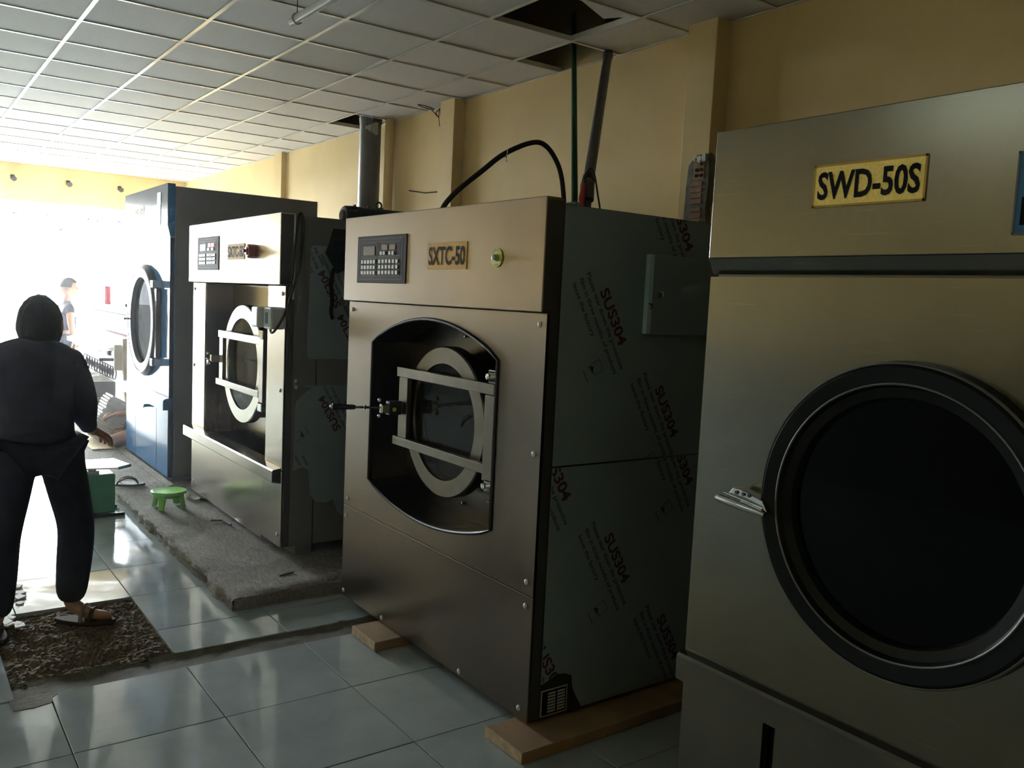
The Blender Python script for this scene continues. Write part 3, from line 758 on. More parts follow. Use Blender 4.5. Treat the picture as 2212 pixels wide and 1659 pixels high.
for (y, z) in ((5.93, 1.35), (5.93, .80), (5.93, .70), (4.85, .72), (5.95, 1.1)): 
    o = link('stud', st, W2); o.location = Vector((1.95, y, z)) - WLOC[W2.name]
# film pieces on its side
s2 = a0 - .0012
f1 = MB().prism([(1.915, 1.80), (2.10, 1.80), (2.35, 1.72), (2.35, 1.175), (1.91, 1.175), (1.897, 1.19), (1.903, 1.785)], 1, s2, a0).build('protective_film', 'film_blue', W2)
low = [(1.875, 1.028), (2.6, 1.028), (2.6, .22), (2.16, .25), (2.10, .30), (2.075, .37), (2.03, .355), (1.97, .365), (1.93, .41), (1.92, .55), (1.885, .57), (1.832, .555), (1.835, .86), (1.838, .94), (1.86, .96), (1.885, .985), (1.93, 1.012)]
f2 = MB().prism(low, 1, s2, a0).build('protective_film', 'film_blue', W2)
cl = [((0, 0, 1.18), (0, 0, 1)), ((0, 0, 1.79), (0, 0, -1)), ((1.905, 0, 0), (1, 0, 0)), ((2.35, 0, 0), (-1, 0, 0))]
for a, b in ((1.925, 1.66), (2.16, 1.42), (2.28, 1.18)): sus_unit(a, b, s2 - .0006, True, cl, f1)
cl = [((0, 0, .58), (0, 0, 1)), ((0, 0, 1.02), (0, 0, -1)), ((1.84, 0, 0), (1, 0, 0))]
for a, b in ((2.18, .72), (1.93, .42)): sus_unit(a, b, s2 - .0006, True, cl, f2)
MB().ball((1.836, a0 - .006, 1.055), .012, 12, 8).ball((1.836, a0 - .006, 1.02), .012, 12, 8).build('side_rivet', 'grey_knob', W2, True)
for (xx, yy) in ((1.86, 4.56), (1.86, 6.05), (3.0, 4.6), (3.0, 6.05)):
    MB().cbox((xx, yy, .066), (xx + .10, yy + .16, .126), .004).build('foot', 'grey_paint', W2)
# pull box and cable clipped to the far washer
pb = thing('door_interlock', 'grey plastic interlock box with teal sticker on the bright washer door', 'switch box', (1.72, 4.62, 1.39))
MB().cbox((1.685, 4.545, 1.335), (1.765, 4.66, 1.455), .012).build('housing', 'pale_plastic', pb)
MB().cbox((1.655, 4.665, 1.34), (1.762, 4.765, 1.452), .010).build('cover', 'white_plastic', pb)
MB().box((1.683, 4.585, 1.365), (1.6855, 4.62, 1.425)).build('sticker', 'blue_sticker', pb)
o = MB().tube(smooth_path([(1.705, 4.60, 1.34), (1.70, 4.57, 1.318), (1.71, 4.535, 1.335), (1.755, 4.525, 1.42), (1.80, 4.528, 1.56), (1.835, 4.53, 1.68), (1.848, 4.53, 1.82), (1.850, 4.53, 1.92), (1.838, 4.535, 1.965), (1.82, 4.53, 1.93), (1.808, 4.53, 1.80), (1.795, 4.53, 1.60)], 6), .007, 8).build('power_cable', 'black_rubber', None, True)
tag(o, 'black cable looping from interlock box over the corner of the bright washer', 'cable')
o = MB().tube([(1.806, 4.534, 1.955), (1.806, 4.534, 1.60), (1.804, 4.534, 1.50)], .006, 8).build('conduit_rod', 'grey_knob', None, True); tag(o, 'thin grey rod taped upright to the corner of the bright washer', 'conduit')
# black sheet hanging from the top of the far washer
ds = MB()
q = [(2.03, 1.90), (2.10, 1.90), (2.16, 1.83), (2.16, 1.70), (2.06, 1.655), (2.035, 1.69), (1.985, 1.765), (2.0, 1.80)]
ds.prism(q, 1, a0 - .012, a0 - .006); 
sheet = thing('plastic_sheet', 'black plastic scrap taped to the side of the bright washer', 'sheet', (2.1, a0 - .01, 1.7))
ds.build('flap', 'black_gloss', sheet)
path = smooth_path([(2.035, a0 - .012, 1.68), (2.02, a0 - .016, 1.60), (2.03, a0 - .014, 1.52), (2.025, a0 - .014, 1.44), (2.035, a0 - .02, 1.40)], 5)
MB().tube(path, [.010 + .005 * abs(fbm((i * .7, 1, 1))) for i in range(len(path))], 6).build('hanging_strip', 'black_gloss', sheet, True)
# motor on top of the far washer
mo = thing('drive_motor', 'black cylindrical motor with lifting ring lying behind the far washer top', 'motor', (2.3, 4.80, 1.955))
mb = MB().lathe([(.0, 0), (.030, -.001), (.034, .004), (.052, .006), (.058, .014), (.060, .05), (.060, .40), (.05, .41)], (2.20, 4.80, 2.003), (1, 0, 0), 28); mb.build('motor_body', 'black_paint', mo, True)
MB().lathe([(.012, -.012), (.03, -.008), (.033, 0)], (2.20, 4.80, 2.003), (1, 0, 0), 20).build('end_cap', 'pvc_grey', mo, True)
for xx in (2.27, 2.36, 2.45): MB().cbox((xx, 4.79, 2.06), (xx + .012, 4.81, 2.072), .002).build('rib_stud', 'black_paint', mo)
MB().box((2.24, 4.75, 1.948), (2.56, 4.85, 1.965)).build('motor_foot', 'black_paint', mo)
MB().tube([(2.435 + .019 * math.cos(t * math.pi / 8), 4.80, 2.082 + .019 * math.sin(t * math.pi / 8)) for t in range(16)], .006, 8, True).build('lifting_ring', 'black_rubber', mo, True)

# ---- blue dryer
BD = thing('tumble_dryer', 'tall blue fronted dryer with grey side and dark round door', 'dryer', (2.3, 7.4, .07), 'tumble dryers')
bx, b0, b1, bt_ = 1.70, 6.712, 8.085, 2.287
MB().box((1.755, b0, .11), (2.86, b1, 2.27)).build('cabinet', 'grey_paint', BD, bevel=.004)
MB().prism([(bx + .02, 1.90), (bx, 1.985), (bx, bt_), (1.755, bt_), (1.755, 1.90)], 1, b0, b1).build('header_panel', 'blue_paint', BD)
MB().holed([(b0, .70), (b1, .70), (b1, 1.896), (b0, 1.896)][::-1], circle(7.405, 1.256, .40), 0, bx + .02, bx + .05).build('front_panel', 'blue_paint', BD)
MB().box((bx + .022, b0, .70), (1.755, b0 + .004, 1.896)).box((bx + .022, b0, .11), (1.755, b0 + .004, .70)).build('side_return', 'blue_paint', BD)
MB().prism([(bx + .03, .615), (bx - .022, .615), (bx - .022, .69), (bx - .012, .70), (bx + .03, .708)], 1, b0 - .005, b1 + .01).build('front_ledge', 'blue_paint', BD)
for ya, yb in ((b0, 7.045), (7.05, 7.735), (7.74, b1)): MB().box((bx + .015, ya, .105), (bx + .05, yb - .002, .612)).build('lower_panel', 'blue_paint', BD, bevel=.002)
hk = MB().cbox((bx - .012, 7.34, .56), (bx + .016, 7.40, .585), .004).build('panel_catch', 'chrome', BD)
MB().tube([(bx - .008, 7.335, .573), (bx - .02, 7.30, .568)], .008, 8).build('catch_lever', 'chrome', hk, True)
rg = MB().lathe([(.335, -.012), (.345, -.045), (.40, -.050), (.425, -.040), (.445, -.022), (.448, .02), (.335, .02)], (bx + .018, 7.405, 1.256), (1, 0, 0), 64, True).build('door_ring', 'black_gloss', BD, True)
MB().lathe([(.41, -.051), (.418, -.052), (.424, -.046), (.415, -.042)], (bx + .018, 7.405, 1.256), (1, 0, 0), 64, True).build('ring_bead', 'grey_knob', rg, True)
MB().lathe([(.338, -.014), (.325, .02), (.28, .07), (.20, .105), (.10, .122), (0, .126)], (bx + .018, 7.405, 1.256), (1, 0, 0), 48).build('door_glass', 'dark_glass', rg, True)
MB().lathe([(.39, .05), (.39, .45), (0, .451)], (bx + .10, 7.405, 1.256), (1, 0, 0), 40).build('drum', 'black_paint', BD, True)
for zz in (1.55, .955):
    MB().cbox((bx - .05, 6.93, zz - .028), (bx + .02, 7.00, zz + .028), .005).build('hinge', 'chrome', BD)
MB().box((bx - .02, 6.94, .99), (bx + .012, 6.99, 1.515)).build('hinge_post', 'black_paint', BD)
lt = MB().tube([(bx - .035, 7.845, 1.25), (bx - .06, 7.80, 1.25)], .010, 8).build('door_latch', 'chrome', BD)
plate(BD, 'name_plate', 'gold', bx - .0005, 7.735, 7.425, 2.082, 2.163, 'SWD-50S', .026, .05, .2)
MB().box((bx - .003, 6.905, 1.99), (bx, 7.145, 2.148)).build('notice_sheet', 'keypad_line', BD)
ns = MB().box((bx - .0035, 6.90, 2.14), (bx, 7.00, 2.235)).build('notice_slip', 'white_plastic', BD)
struct(MB().prism([(1.665, .060), (1.71, .060), (1.71, .092), (1.665, .080)], 1, b0 - .2, 9.0).build('trim_3', 'concrete'), 'narrow cement ridge along the foot of the blue dryer', 'ridge')
MB().box((1.76, b0 + .03, .066), (2.8, b1 - .03, .112)).build('base_frame', 'black_paint', BD)

# ---- near dryer
ND = thing('tumble_dryer', 'nearest brushed steel dryer with big black porthole and gold plate', 'dryer', (2.4, 1.02, 0), 'tumble dryers')
nx_, n0, n1 = 1.83, .41, 1.632
MB().box((1.87, n0, .012), (3.05, n1 - .004, 2.01)).build('cabinet', 'steel_dark', ND)
MB().box((nx_, n0, 1.690), (1.872, n1, 2.026)).build('header_panel', 'steel_dryer', ND, bevel=.002)
MB().prism([(nx_, 1.689), (nx_ + .024, 1.648), (1.872, 1.648), (1.872, 1.689)], 1, n0, n1).build('header_lip', 'steel_dryer', ND)
MB().holed([(n0, .586), (n1 - .006, .586), (n1 - .006, 1.640), (n0, 1.640)][::-1], circle(1.02, 1.10, .335), 0, nx_ + .006, nx_ + .03).build('front_panel', 'steel_dryer', ND)
MB().prism([(nx_ + .03, .505), (nx_ - .020, .505), (nx_ - .022, .572), (nx_ - .014, .580), (nx_ + .03, .592)], 1, n0, n1 - .0).build('front_ledge', 'steel_dryer', ND)
MB().box((nx_ + .004, 1.345, .03), (nx_ + .03, n1 - .008, .503)).build('lower_panel', 'steel_dryer', ND, bevel=.002)
MB().box((nx_ + .018, n0, .03), (nx_ + .034, 1.318, .503)).build('lower_panel', 'steel_dryer', ND, bevel=.002)
rg = MB().lathe([(.272, .0), (.278, -.016), (.30, -.022), (.306, -.036), (.345, -.040), (.356, -.030), (.360, .012), (.272, .012)], (nx_, 1.02, 1.10), (1, 0, 0), 80, True).build('door_ring', 'black_gloss', ND, True)
MB().lathe([(.352, -.0355), (.3545, -.036), (.357, -.031), (.3545, -.030)], (nx_, 1.02, 1.10), (1, 0, 0), 80, True).build('ring_bead', 'keypad_line', rg, True)
MB().lathe([(.306, -.0365), (.3085, -.0385), (.3105, -.0375), (.3085, -.036)], (nx_, 1.02, 1.10), (1, 0, 0), 80, True).build('ring_bead', 'keypad_line', rg, True)
MB().lathe([(.274, .002), (.273, .006), (0, .006)], (nx_, 1.02, 1.10), (1, 0, 0), 64).build('door_glass', 'smoke_glass', rg, True)
dm = MB().lathe([(.33, .03), (.34, .5), (0, .501)], (nx_, 1.02, 1.10), (1, 0, 0), 48); dm.f = [f for f in dm.f if len(f) <= 4]; dm.build('drum', 'black_paint', ND, True)
plate(ND, 'name_plate', 'gold', nx_ - .0005, 1.314, 1.032, 1.806, 1.906, 'SWD-50S', .026, .045, .17, 'gold_dark')
dc = MB().box((nx_ - .003, .55, 1.730), (nx_, .842, 1.886)).build('control_decal', 'blue_decal', ND)
MB().box((nx_ - .0036, .55, 1.745), (nx_ - .0028, .832, 1.80)).build('decal_window', 'ink', dc)
mb = MB()
for a in ((.728, .844, 1.889, 1.893), ): mb.box((nx_ - .004, .55, 1.886), (nx_, .845, 1.890)).box((nx_ - .004, .842, 1.727), (nx_, .846, 1.890)).box((nx_ - .004, .55, 1.726), (nx_, .845, 1.730))
mb.build('decal_rim', 'keypad_line', dc)
# chrome over-centre latch
la = MB().cbox((nx_ - .014, 1.365, 1.035), (nx_ + .006, 1.455, 1.085), .004).build('latch_base', 'chrome', ND)
MB().prism([(1.345, 1.052), (1.36, 1.078), (1.43, 1.094), (1.455, 1.094), (1.47, 1.075)], 0, nx_ - .048, nx_ - .014).build('latch_bracket', 'chrome', la, bevel=.003)
MB().tube([(nx_ - .055, 1.345, 1.047), (nx_ - .062, 1.40, 1.054), (nx_ - .066, 1.45, 1.060), (nx_ - .062, 1.492, 1.062)], [.006, .010, .011, .009], 12).build('latch_handle', 'chrome', la, True)
MB().tube([(nx_ - .05, 1.355, 1.060), (nx_ - .055, 1.42, 1.071), (nx_ - .05, 1.48, 1.075)], .004, 8).build('latch_link', 'chrome', la, True)
for yy in (1.40, 1.418, 1.44): MB().lathe([(.005, 0), (.005, -.003)], (nx_ - .0485, yy, 1.084), (1, 0, 0), 10).build('latch_rivet', 'panel_edge', la)

# ================================================================== PIPES, HOSES, FITTINGS
dp = thing('exhaust_duct', 'thick grey round duct rising through the ceiling opening', 'duct', (3.66, 7.42, .6))
MB().lathe([(.098, 0), (.098, 2.55), (.103, 2.56), (.103, 3.0)], (3.655, 7.42, .55), (0, 0, 1), 32).build('duct_pipe', 'duct_grey', dp, True)
mb = MB()
for k in range(5): mb.box((3.56 + .02 * k, 7.312 - .004 * k, 3.03 - .01 * k), (3.59 + .02 * k, 7.318, 3.06 + .01 * k))
mb.build('torn_tape', 'grey_knob', dp)
dp2 = MB().tube([(3.76, 7.24, 3.2), (3.76, 7.24, 1.2)], .042, 14).build('drain_pipe', 'yellow_plaster', None, True); tag(dp2, 'slim painted pipe against the wall beside the grey duct', 'pipe')
hp = smooth_path([(1.96, 3.25, 1.86), (1.95, 3.25, 1.923), (2.016, 3.25, 2.005), (2.143, 3.25, 2.109), (2.262, 3.25, 2.201), (2.413, 3.25, 2.271), (2.494, 3.25, 2.266), (2.561, 3.25, 2.203), (2.597, 3.25, 2.123), (2.618, 3.25, 2.0), (2.62, 3.25, 1.885)], 7)
hs = thing('water_hose', 'black rubber hose arching over the film-covered washer', 'hose', (2.3, 3.25, 1.89))
MB().tube(hp, .0115, 12).build('hose', 'black_rubber', hs, True)
MB().tube(smooth_path([(2.255, 3.235, 2.185), (2.268, 3.237, 2.205), (2.275, 3.25, 2.22), (2.28, 3.26, 2.2), (2.275, 3.255, 2.178), (2.28, 3.25, 2.165)], 4), .003, 6).build('wire_tie', 'chrome', hs, True)
g0 = Vector((2.73, 3.3, 1.885)); g1 = Vector((3.608, 4.464, 3.45))
gp = MB().tube([(2.722, 3.30, 1.885), (2.73, 3.31, 2.039), Vector((2.73, 3.31, 2.039)).lerp(Vector((3.608, 4.464, 3.2)), .5), (3.608, 4.464, 3.2), (3.72, 4.62, 3.45)], .0165, 12).build('water_pipe', 'green_pipe', None, True); tag(gp, 'thin dark green pipe running from the ceiling hole to the washer top', 'pipe')
pv = thing('grey_pvc_pipe', 'slanted grey plastic pipe with coupling from the washer top to ceiling', 'pipe', (2.63, 3.1, 1.885))
MB().tube([(2.63, 3.105, 1.885), (2.645, 3.12, 2.1)], .0235, 14).build('pipe_stub', 'pvc_grey', pv, True)
A = Vector((2.645, 3.12, 2.08)); B_ = Vector((3.74, 4.277, 3.152)); D = (B_ - A)
MB().tube([A, B_, (3.755, 4.30, 3.22), (3.755, 4.305, 3.5)], .027, 16).build('pipe_run', 'pvc_grey', pv, True)
MB().tube([Vector((2.628, 3.10, 2.025)), Vector((2.645, 3.12, 2.10))], .033, 16).build('coupling', 'pvc_grey', pv, True)
MB().tube([A + D * .035, A + D * .06], .031, 16).build('clamp_band', 'black_paint', pv, True)
MB().tube([A + D * .93, A + D * .97], .031, 16).build('coupling', 'pvc_grey', pv, True)
rt = thing('cable_joint', 'red taped cable joint hanging beside the slanted grey pipe', 'cable joint', (2.59, 3.08, 1.9))
MB().tube([(2.586, 3.09, 1.885), (2.590, 3.09, 2.03), (2.600, 3.09, 2.098)], [.013, .015, .009], 10).build('tape_sleeve', 'red_tape', rt, True)
MB().tube(smooth_path([(2.600, 3.09, 2.095), (2.610, 3.09, 2.14), (2.628, 3.085, 2.166), (2.645, 3.075, 2.14), (2.665, 3.07, 2.06), (2.69, 3.07, 1.97), (2.70, 3.07, 1.885)], 5), .004, 6).build('wire', 'black_rubber', rt, True)
MB().tube(smooth_path([(2.598, 3.09, 2.07), (2.58, 3.09, 2.0), (2.56, 3.09, 1.95), (2.55, 3.09, 1.885)], 4), .0035, 6).build('wire', 'black_rubber', rt, True)
cn = thing('wall_conduit', 'cream plastic cable trunking up the wall beside the middle pillar', 'conduit', (3.79, 6.31, 2.4))
MB().cbox((3.785, 6.30, 2.40), (3.812, 6.335, 3.11), .003).build('trunking', 'plaster_white', cn)
MB().tube([(3.78, 6.293, 2.40), (3.78, 6.293, 3.10)], .006, 8).build('cable', 'pvc_grey', cn, True)
co = thing('wire_coil', 'loose coil of dark wire dangling at the ceiling by the middle pillar', 'wire coil', (3.72, 6.35, 3.08))
def loop(c, a, b, r, n=20): 
    c = Vector(c); a = Vector(a); b = Vector(b); return [c + a * math.cos(2 * math.pi * k / n) + b * math.sin(2 * math.pi * k / n) for k in range(n)]
MB().tube(loop((3.66, 6.42, 3.105), (.09, .02, 0), (.02, .05, .02), 0), .004, 6, True).build('wire', 'black_rubber', co, True)
MB().tube(loop((3.74, 6.33, 3.02), (.02, .02, 0), (0, .01, .075), 0), .003, 6, True).build('wire', 'black_rubber', co, True)
MB().tube(smooth_path([(3.79, 6.30, 3.10), (3.75, 6.34, 3.09), (3.72, 6.36, 3.06), (3.74, 6.34, 3.02), (3.68, 6.38, 3.09)], 5), .004, 6).build('wire', 'black_rubber', co, True)
sk = thing('hanging_socket', 'small translucent bag and bent wire hung at the trunking end', 'socket', (3.76, 6.3, 2.35))
MB().ball((3.76, 6.30, 2.335), .035, 12, 10, (.6, 1, 2.1)).build('bag', 'clear_bag', sk, True)
MB().tube([(3.75, 6.30, 2.42), (3.68, 6.42, 2.41), (3.60, 6.55, 2.43)], .0055, 6).build('bent_wire', 'pvc_grey', sk, True)
MB().tube([(3.75, 6.31, 2.42), (3.70, 6.12, 2.25)], .006, 6).build('cable', 'grey_knob', sk, True)
# hanging lamp tube (unlit)
lp = thing('tube_lamp', 'unlit fluorescent tube hanging on a wire under the ceiling', 'lamp', (1.71, 3.6, 2.9))
MB().tube([(1.71, 4.40, 2.905), (1.71, 4.34, 2.905)], .021, 16).build('lamp_cap', 'tube_off', lp, True)
MB().tube([(1.71, 4.34, 2.905), (1.71, 3.1, 2.905)], .0225, 18).build('tube', 'tube_off', lp, True)
MB().lathe([(.0225, 0), (.029, .002), (.029, .012), (.0225, .014)], (1.71, 4.325, 2.905), (0, 1, 0), 18).build('clip', 'grey_knob', lp, True)
MB().tube([(1.71, 4.33, 2.93), (1.71, 4.33, 3.13)], .0022, 6).build('hanging_wire', 'black_rubber', lp)
MB().tube([(1.71, 3.2, 2.93), (1.71, 3.2, 3.13)], .0022, 6).build('hanging_wire', 'black_rubber', lp)
# lit tube over the aisle (mirrored in the near dryer's header)
ll = thing('tube_lamp', 'lit fluorescent tube on the ceiling by the opposite wall', 'lamp', (-2.6, 3.0, 3.05))
MB().cbox((-2.64, 2.35, 3.085), (-2.56, 3.65, 3.125), .004).build('lamp_housing', 'white_paint', ll)
MB().tube([(-2.6, 2.4, 3.06), (-2.6, 3.6, 3.06)], .016, 12).build('tube', 'tube_lit', ll, True)
# spot brackets on the far wall
for k, (x, lab) in enumerate(((1.486, 'leftmost small dark spotlight high on the far cream wall'), (2.178, 'middle small dark spotlight high on the far cream wall'), (2.861, 'rightmost small dark spotlight on the far wall near the blue dryer'))):
    t = thing('spotlight', lab, 'spotlight', (x, YB, 2.92), 'spotlights on the far wall')
    MB().cbox((x - .025, YB - .03, 2.90), (x + .025, YB, 2.96), .004).build('bracket', 'black_paint', t)
    MB().lathe([(.035, 0), (.028, .05), (.02, .06)], (x + .01, YB - .085, 2.90), (-.1, .9, .4), 14).build('lamp_head', 'black_paint', t, True)

# ================================================================== SMALL THINGS
stl = thing('stool', 'small bright green plastic stool on the concrete plinth', 'stool', (1.52, 5.94, .07))
sc_ = Vector((1.525, 5.92, 0))
MB().lathe([(0, .186), (.03, .185), (.085, .187), (.105, .190), (.112, .186), (.113, .172), (.108, .170), (0, .170)], sc_, (0, 0, 1), 40).build('seat', 'green_plastic', stl, True)
for a in (40, 130, 220, 310):
    a = math.radians(a + 8); d = Vector((math.cos(a), math.sin(a), 0)); w = Vector((-d.y, d.x, 0))
    tp = sc_ + d * .078; bp = sc_ + d * .103
    vs = []
    for c, hw, hd, z in ((tp, .027, .014, .170), (tp.lerp(bp, .35), .021, .012, .135), (bp, .017, .011, .0745)):
        for sx, sy in ((-1, -1), (1, -1), (1, 1), (-1, 1)): vs.append(c + w * hw * sx + d * hd * sy + Vector((0, 0, z)))
    fs = [(0, 3, 2, 1), (8, 9, 10, 11)] + [(l * 4 + k, l * 4 + (k + 1) % 4, l * 4 + 4 + (k + 1) % 4, l * 4 + 4 + k) for l in range(2) for k in range(4)]
    MB().add(vs, fs).build('leg', 'green_plastic', stl, bevel=.003)
mb = MB(); mb.lathe([(.088, .170), (.088, .148), (.082, .148), (.082, .170)], sc_, (0, 0, 1), 32, True).build('apron', 'green_plastic', stl, True)

def sole(c, ang, L, W, z, name, m, par):
    pts = []
    for k in range(28):
        t = 2 * math.pi * k / 28; u = math.cos(t) * L / 2; v = math.sin(t) * W / 2 * (1 + .18 * math.cos(t) - .12 * math.cos(2 * t))
        pts.append((c[0] + u * math.cos(ang) - v * math.sin(ang), c[1] + u * math.sin(ang) + v * math.cos(ang)))
    return MB().prism(pts, 2, z, z + .016).build(name, m, par, bevel=.004)
sl = thing('flip_flop', 'dark flip-flop lying on the plinth behind the green box', 'slipper', (1.43, 6.70, .07))
sole((1.43, 6.70), math.radians(-22), .25, .10, .0735, 'sole', 'slipper_dark', sl)
d = Vector((math.cos(math.radians(-22)), math.sin(math.radians(-22)), 0)); w = Vector((-d.y, d.x, 0)); c = Vector((1.43, 6.70, .089))
for s in (-1, 1): MB().tube(smooth_path([c + d * .075, c + d * .05 + w * s * .012 + Vector((0, 0, .03)), c - d * .0 + w * s * .034 + Vector((0, 0, .042)), c - d * .05 + w * s * .042 + Vector((0, 0, .02)), c - d * .06 + w * s * .042], 5), .007, 6).build('strap', 'slipper_strap', sl, True)
gb = thing('tool_box', 'upright green metal box with a bright white tray on top', 'box', (1.13, 6.22, 0))
MB().cbox((1.03, 6.12, .022), (1.235, 6.36, .285), .010).build('body', 'green_box', gb)
MB().cbox((1.075, 6.16, .283), (1.125, 6.24, .335), .004).build('post', 'grey_knob', gb)
MB().cbox((1.06, 6.14, .284), (1.14, 6.16, .305), .003).build('bracket', 'chrome', gb)
MB().prism([(1.045, 6.06), (1.23, 6.02), (1.325, 6.10), (1.27, 6.36), (1.05, 6.36)], 2, .335, .345).build('tray', 'white_plastic', gb)
MB().prism([(1.23, 6.02), (1.325, 6.10), (1.327, 6.098), (1.232, 6.018)], 2, .330, .350).build('tray_edge', 'blue_sticker', gb)
for yy in (6.10, 6.34): MB().cbox((1.02, yy, .0015), (1.29, yy + .03, .022), .004).build('skid', 'black_paint', gb)
db = MB(); db.prism([(1.645, 4.235), (1.665, 4.255), (1.69, 4.262), (1.73, 4.268), (1.735, 4.258), (1.70, 4.246), (1.67, 4.240)], 2, .069, .074)
tag(db.build('leaf_scrap', 'black_paint'), 'curled dark scrap lying on the bare concrete plinth', 'scrap')
tag(MB().ball((1.708, 6.14, .090), .022, 14, 10).build('white_bulb', 'white_plastic', None, True), 'small white ball on the plinth behind the green stool', 'bulb')
tag(MB().prism([(1.725, 6.03), (1.775, 6.04), (1.79, 6.085), (1.755, 6.10)], 2, .0715, .082).build('cardboard_scrap', 'wood_end'), 'torn beige cardboard scrap beside the white ball', 'scrap')
tag(MB().prism([(1.76, 6.04), (1.86, 5.93), (1.90, 6.0), (1.80, 6.12)], 2, .0715, .085).build('rubber_scrap', 'black_rubber'), 'flat black rubber scrap at the foot of the bright washer', 'scrap')
tag(MB().tube([(1.66, 5.45, .078), (1.72, 5.42, .078), (1.74, 5.30, .078)], .007, 8).build('short_rod', 'pvc_grey', None, True), 'short dark rod under the front of the bright washer', 'rod')

# ---- ironer and linen at the far end
ir = thing('flatwork_ironer', 'long white flatwork ironer with grey hood and red trim', 'ironing machine', (2.7, 10.8, 0))
MB().cbox((2.08, 9.2, 1.03), (3.3, 12.0, 1.20), .01).build('hood', 'white_paint', ir)
MB().cbox((2.10, 9.2, 1.201), (3.28, 11.98, 1.275), .02).build('hood_top', 'ironer_grey', ir)
MB().box((2.074, 9.2, 1.005), (2.12, 12.0, 1.032)).build('red_trim', 'red_paint', ir)
MB().box((2.2, 9.3, .07), (3.25, 11.9, 1.0)).build('body', 'white_paint', ir, bevel=.01)
MB().lathe([(.0, 1.50), (.035, 1.495), (.038, 1.30), (.038, 1.272)][::-1], (2.28, 11.8, 0), (0, 0, 1), 16).build('red_canister', 'red_paint', ir, True)
br = MB().holed([(9.92, 1.262), (10.20, 1.262), (10.20, 1.305), (10.15, 1.335), (9.92, 1.335)], [(10.06 + .055 * math.cos(t * math.pi / 8), 1.305 + .02 * math.sin(t * math.pi / 8)) for t in range(16)], 0, 2.13, 2.15).build('end_bracket', 'black_paint', ir)
MB().prism([(1.76, .845), (1.76, .885), (2.2, 1.0), (2.2, .95)], 1, 9.3, 11.4).build('feed_table', 'white_paint', ir)
MB().box((1.752, 9.0, .845), (1.775, 10.5, .895)).build('belt_rail', 'ironer_grey', ir)
bm_ = MB().cbox((0, 0, 0), (.012, .045, .042), .004).mesh('belt_pad'); bm_.materials.append(MATS['keypad_line'])
for k in range(24):
    o = link('belt_pad', bm_, ir); o.location = Vector((1.742, 9.02 + .061 * k, .849)) - WLOC[ir.name]
MB().box((1.80, 9.0, .70), (2.2, 9.02, .95)).build('end_panel', 'beige_panel', ir)
MB().prism([(1.86, 1.01), (1.93, 1.02), (1.95, .40), (1.89, .40), (1.87, .60)], 1, 8.93, 9.0).build('support_post', 'beige_panel', ir)
MB().box((1.77, 9.56, .745), (1.91, 9.62, .775)).build('step_bar', 'black_paint', ir)
for k in range(12):
    t = k / 11.; c = Vector((1.66 + .25 * t, 9.66 - .1 * t, .75 - .13 * t))
    MB().tube([c + Vector((.02 * math.cos(q * math.pi / 6), .0, .065 * math.sin(q * math.pi / 6))) for q in range(12)], .0075, 6, True).build('spring_coil', 'ironer_grey', ir, True)
lt = thing('linen_trolley', 'grey low trolley of crumpled white linen under the ironer', 'trolley', (1.79, 9.7, .07))
MB().cbox((1.645, 9.6, .375), (1.935, 10.1, .53), .006).build('tray', 'ironer_grey', lt)
MB().box((1.66, 9.62, .075), (1.92, 10.08, .37)).build('base', 'keypad_line', lt)
mb = MB(); nq = 24; vs = []
for i in range(nq + 1):
    for j in range(nq + 1):
        u, v = i / nq, j / nq; vs.append((1.655 + .27 * u, 9.605 + .48 * v, .53 + .07 * math.sin(math.pi * u) ** .5 * math.sin(math.pi * v) ** .5 * (1 + .9 * fbm((u * 4, v * 5, 2)))))
mb.add(vs, [(i * (nq + 1) + j, (i + 1) * (nq + 1) + j, (i + 1) * (nq + 1) + j + 1, i * (nq + 1) + j + 1) for i in range(nq) for j in range(nq)])
tag(mb.build('crumpled_linen', 'linen', None, True), 'crumpled white linen heaped on the low trolley', 'linen')
# leaning pile of folded linen
pile_dir = Vector((.52, 0, .85)).normalized(); px_ = Vector((.85, 0, -.52))
base = Vector((1.60, 8.80, .085))
for k in range(15):
    mb = MB(); w = .115 + .012 * random.random(); dd = .30 + .02 * random.random(); th = .0265
    c = base + pile_dir * (.028 * k + .014) + px_ * random.uniform(-.008, .008)
    vs = []
    for i in range(9):
        a = -1 + 2 * i / 8
        for z in (-1, 1):
            for yy in (-.5, .5):
                vs.append(c + px_ * (a * w) + Vector((0, yy * dd, 0)) + pile_dir * (z * th * .5 * (1 - .35 * abs(a) ** 4) + .004 * fbm((a * 2, k, z))))
    fs = []
    for i in range(8):
        o_ = i * 4; n_ = o_ + 4
        fs += [(o_, n_, n_ + 1, o_ + 1), (o_ + 2, o_ + 3, n_ + 3, n_ + 2), (o_, o_ + 2, n_ + 2, n_), (o_ + 1, n_ + 1, n_ + 3, o_ + 3)]
    fs += [(0, 1, 3, 2), (32, 34, 35, 33)]
    o = mb.add(vs, fs).build('folded_sheet', 'linen', None, True)
    tag(o, 'folded white sheet in the leaning pile beside the blue dryer', 'linen', 'folded sheets in the leaning pile')
mb = MB().cbox((1.47, 8.25, .0715), (2.3, 9.2, .079), .003); tag(mb.build('straw_mat', 'mat_straw'), 'straw mat on the plinth under the seated person', 'mat')
b2 = MB().ball((1.885, 8.80, .20), .13, 18, 12, (.75, .9, .9))
for v in b2.v: v += (v - Vector((1.885, 8.80, .20))).normalized() * .03 * fbm(v * 6)
tag(b2.build('laundry_bundle', 'linen', None, True), 'white laundry bundle behind the leaning pile of sheets', 'linen')

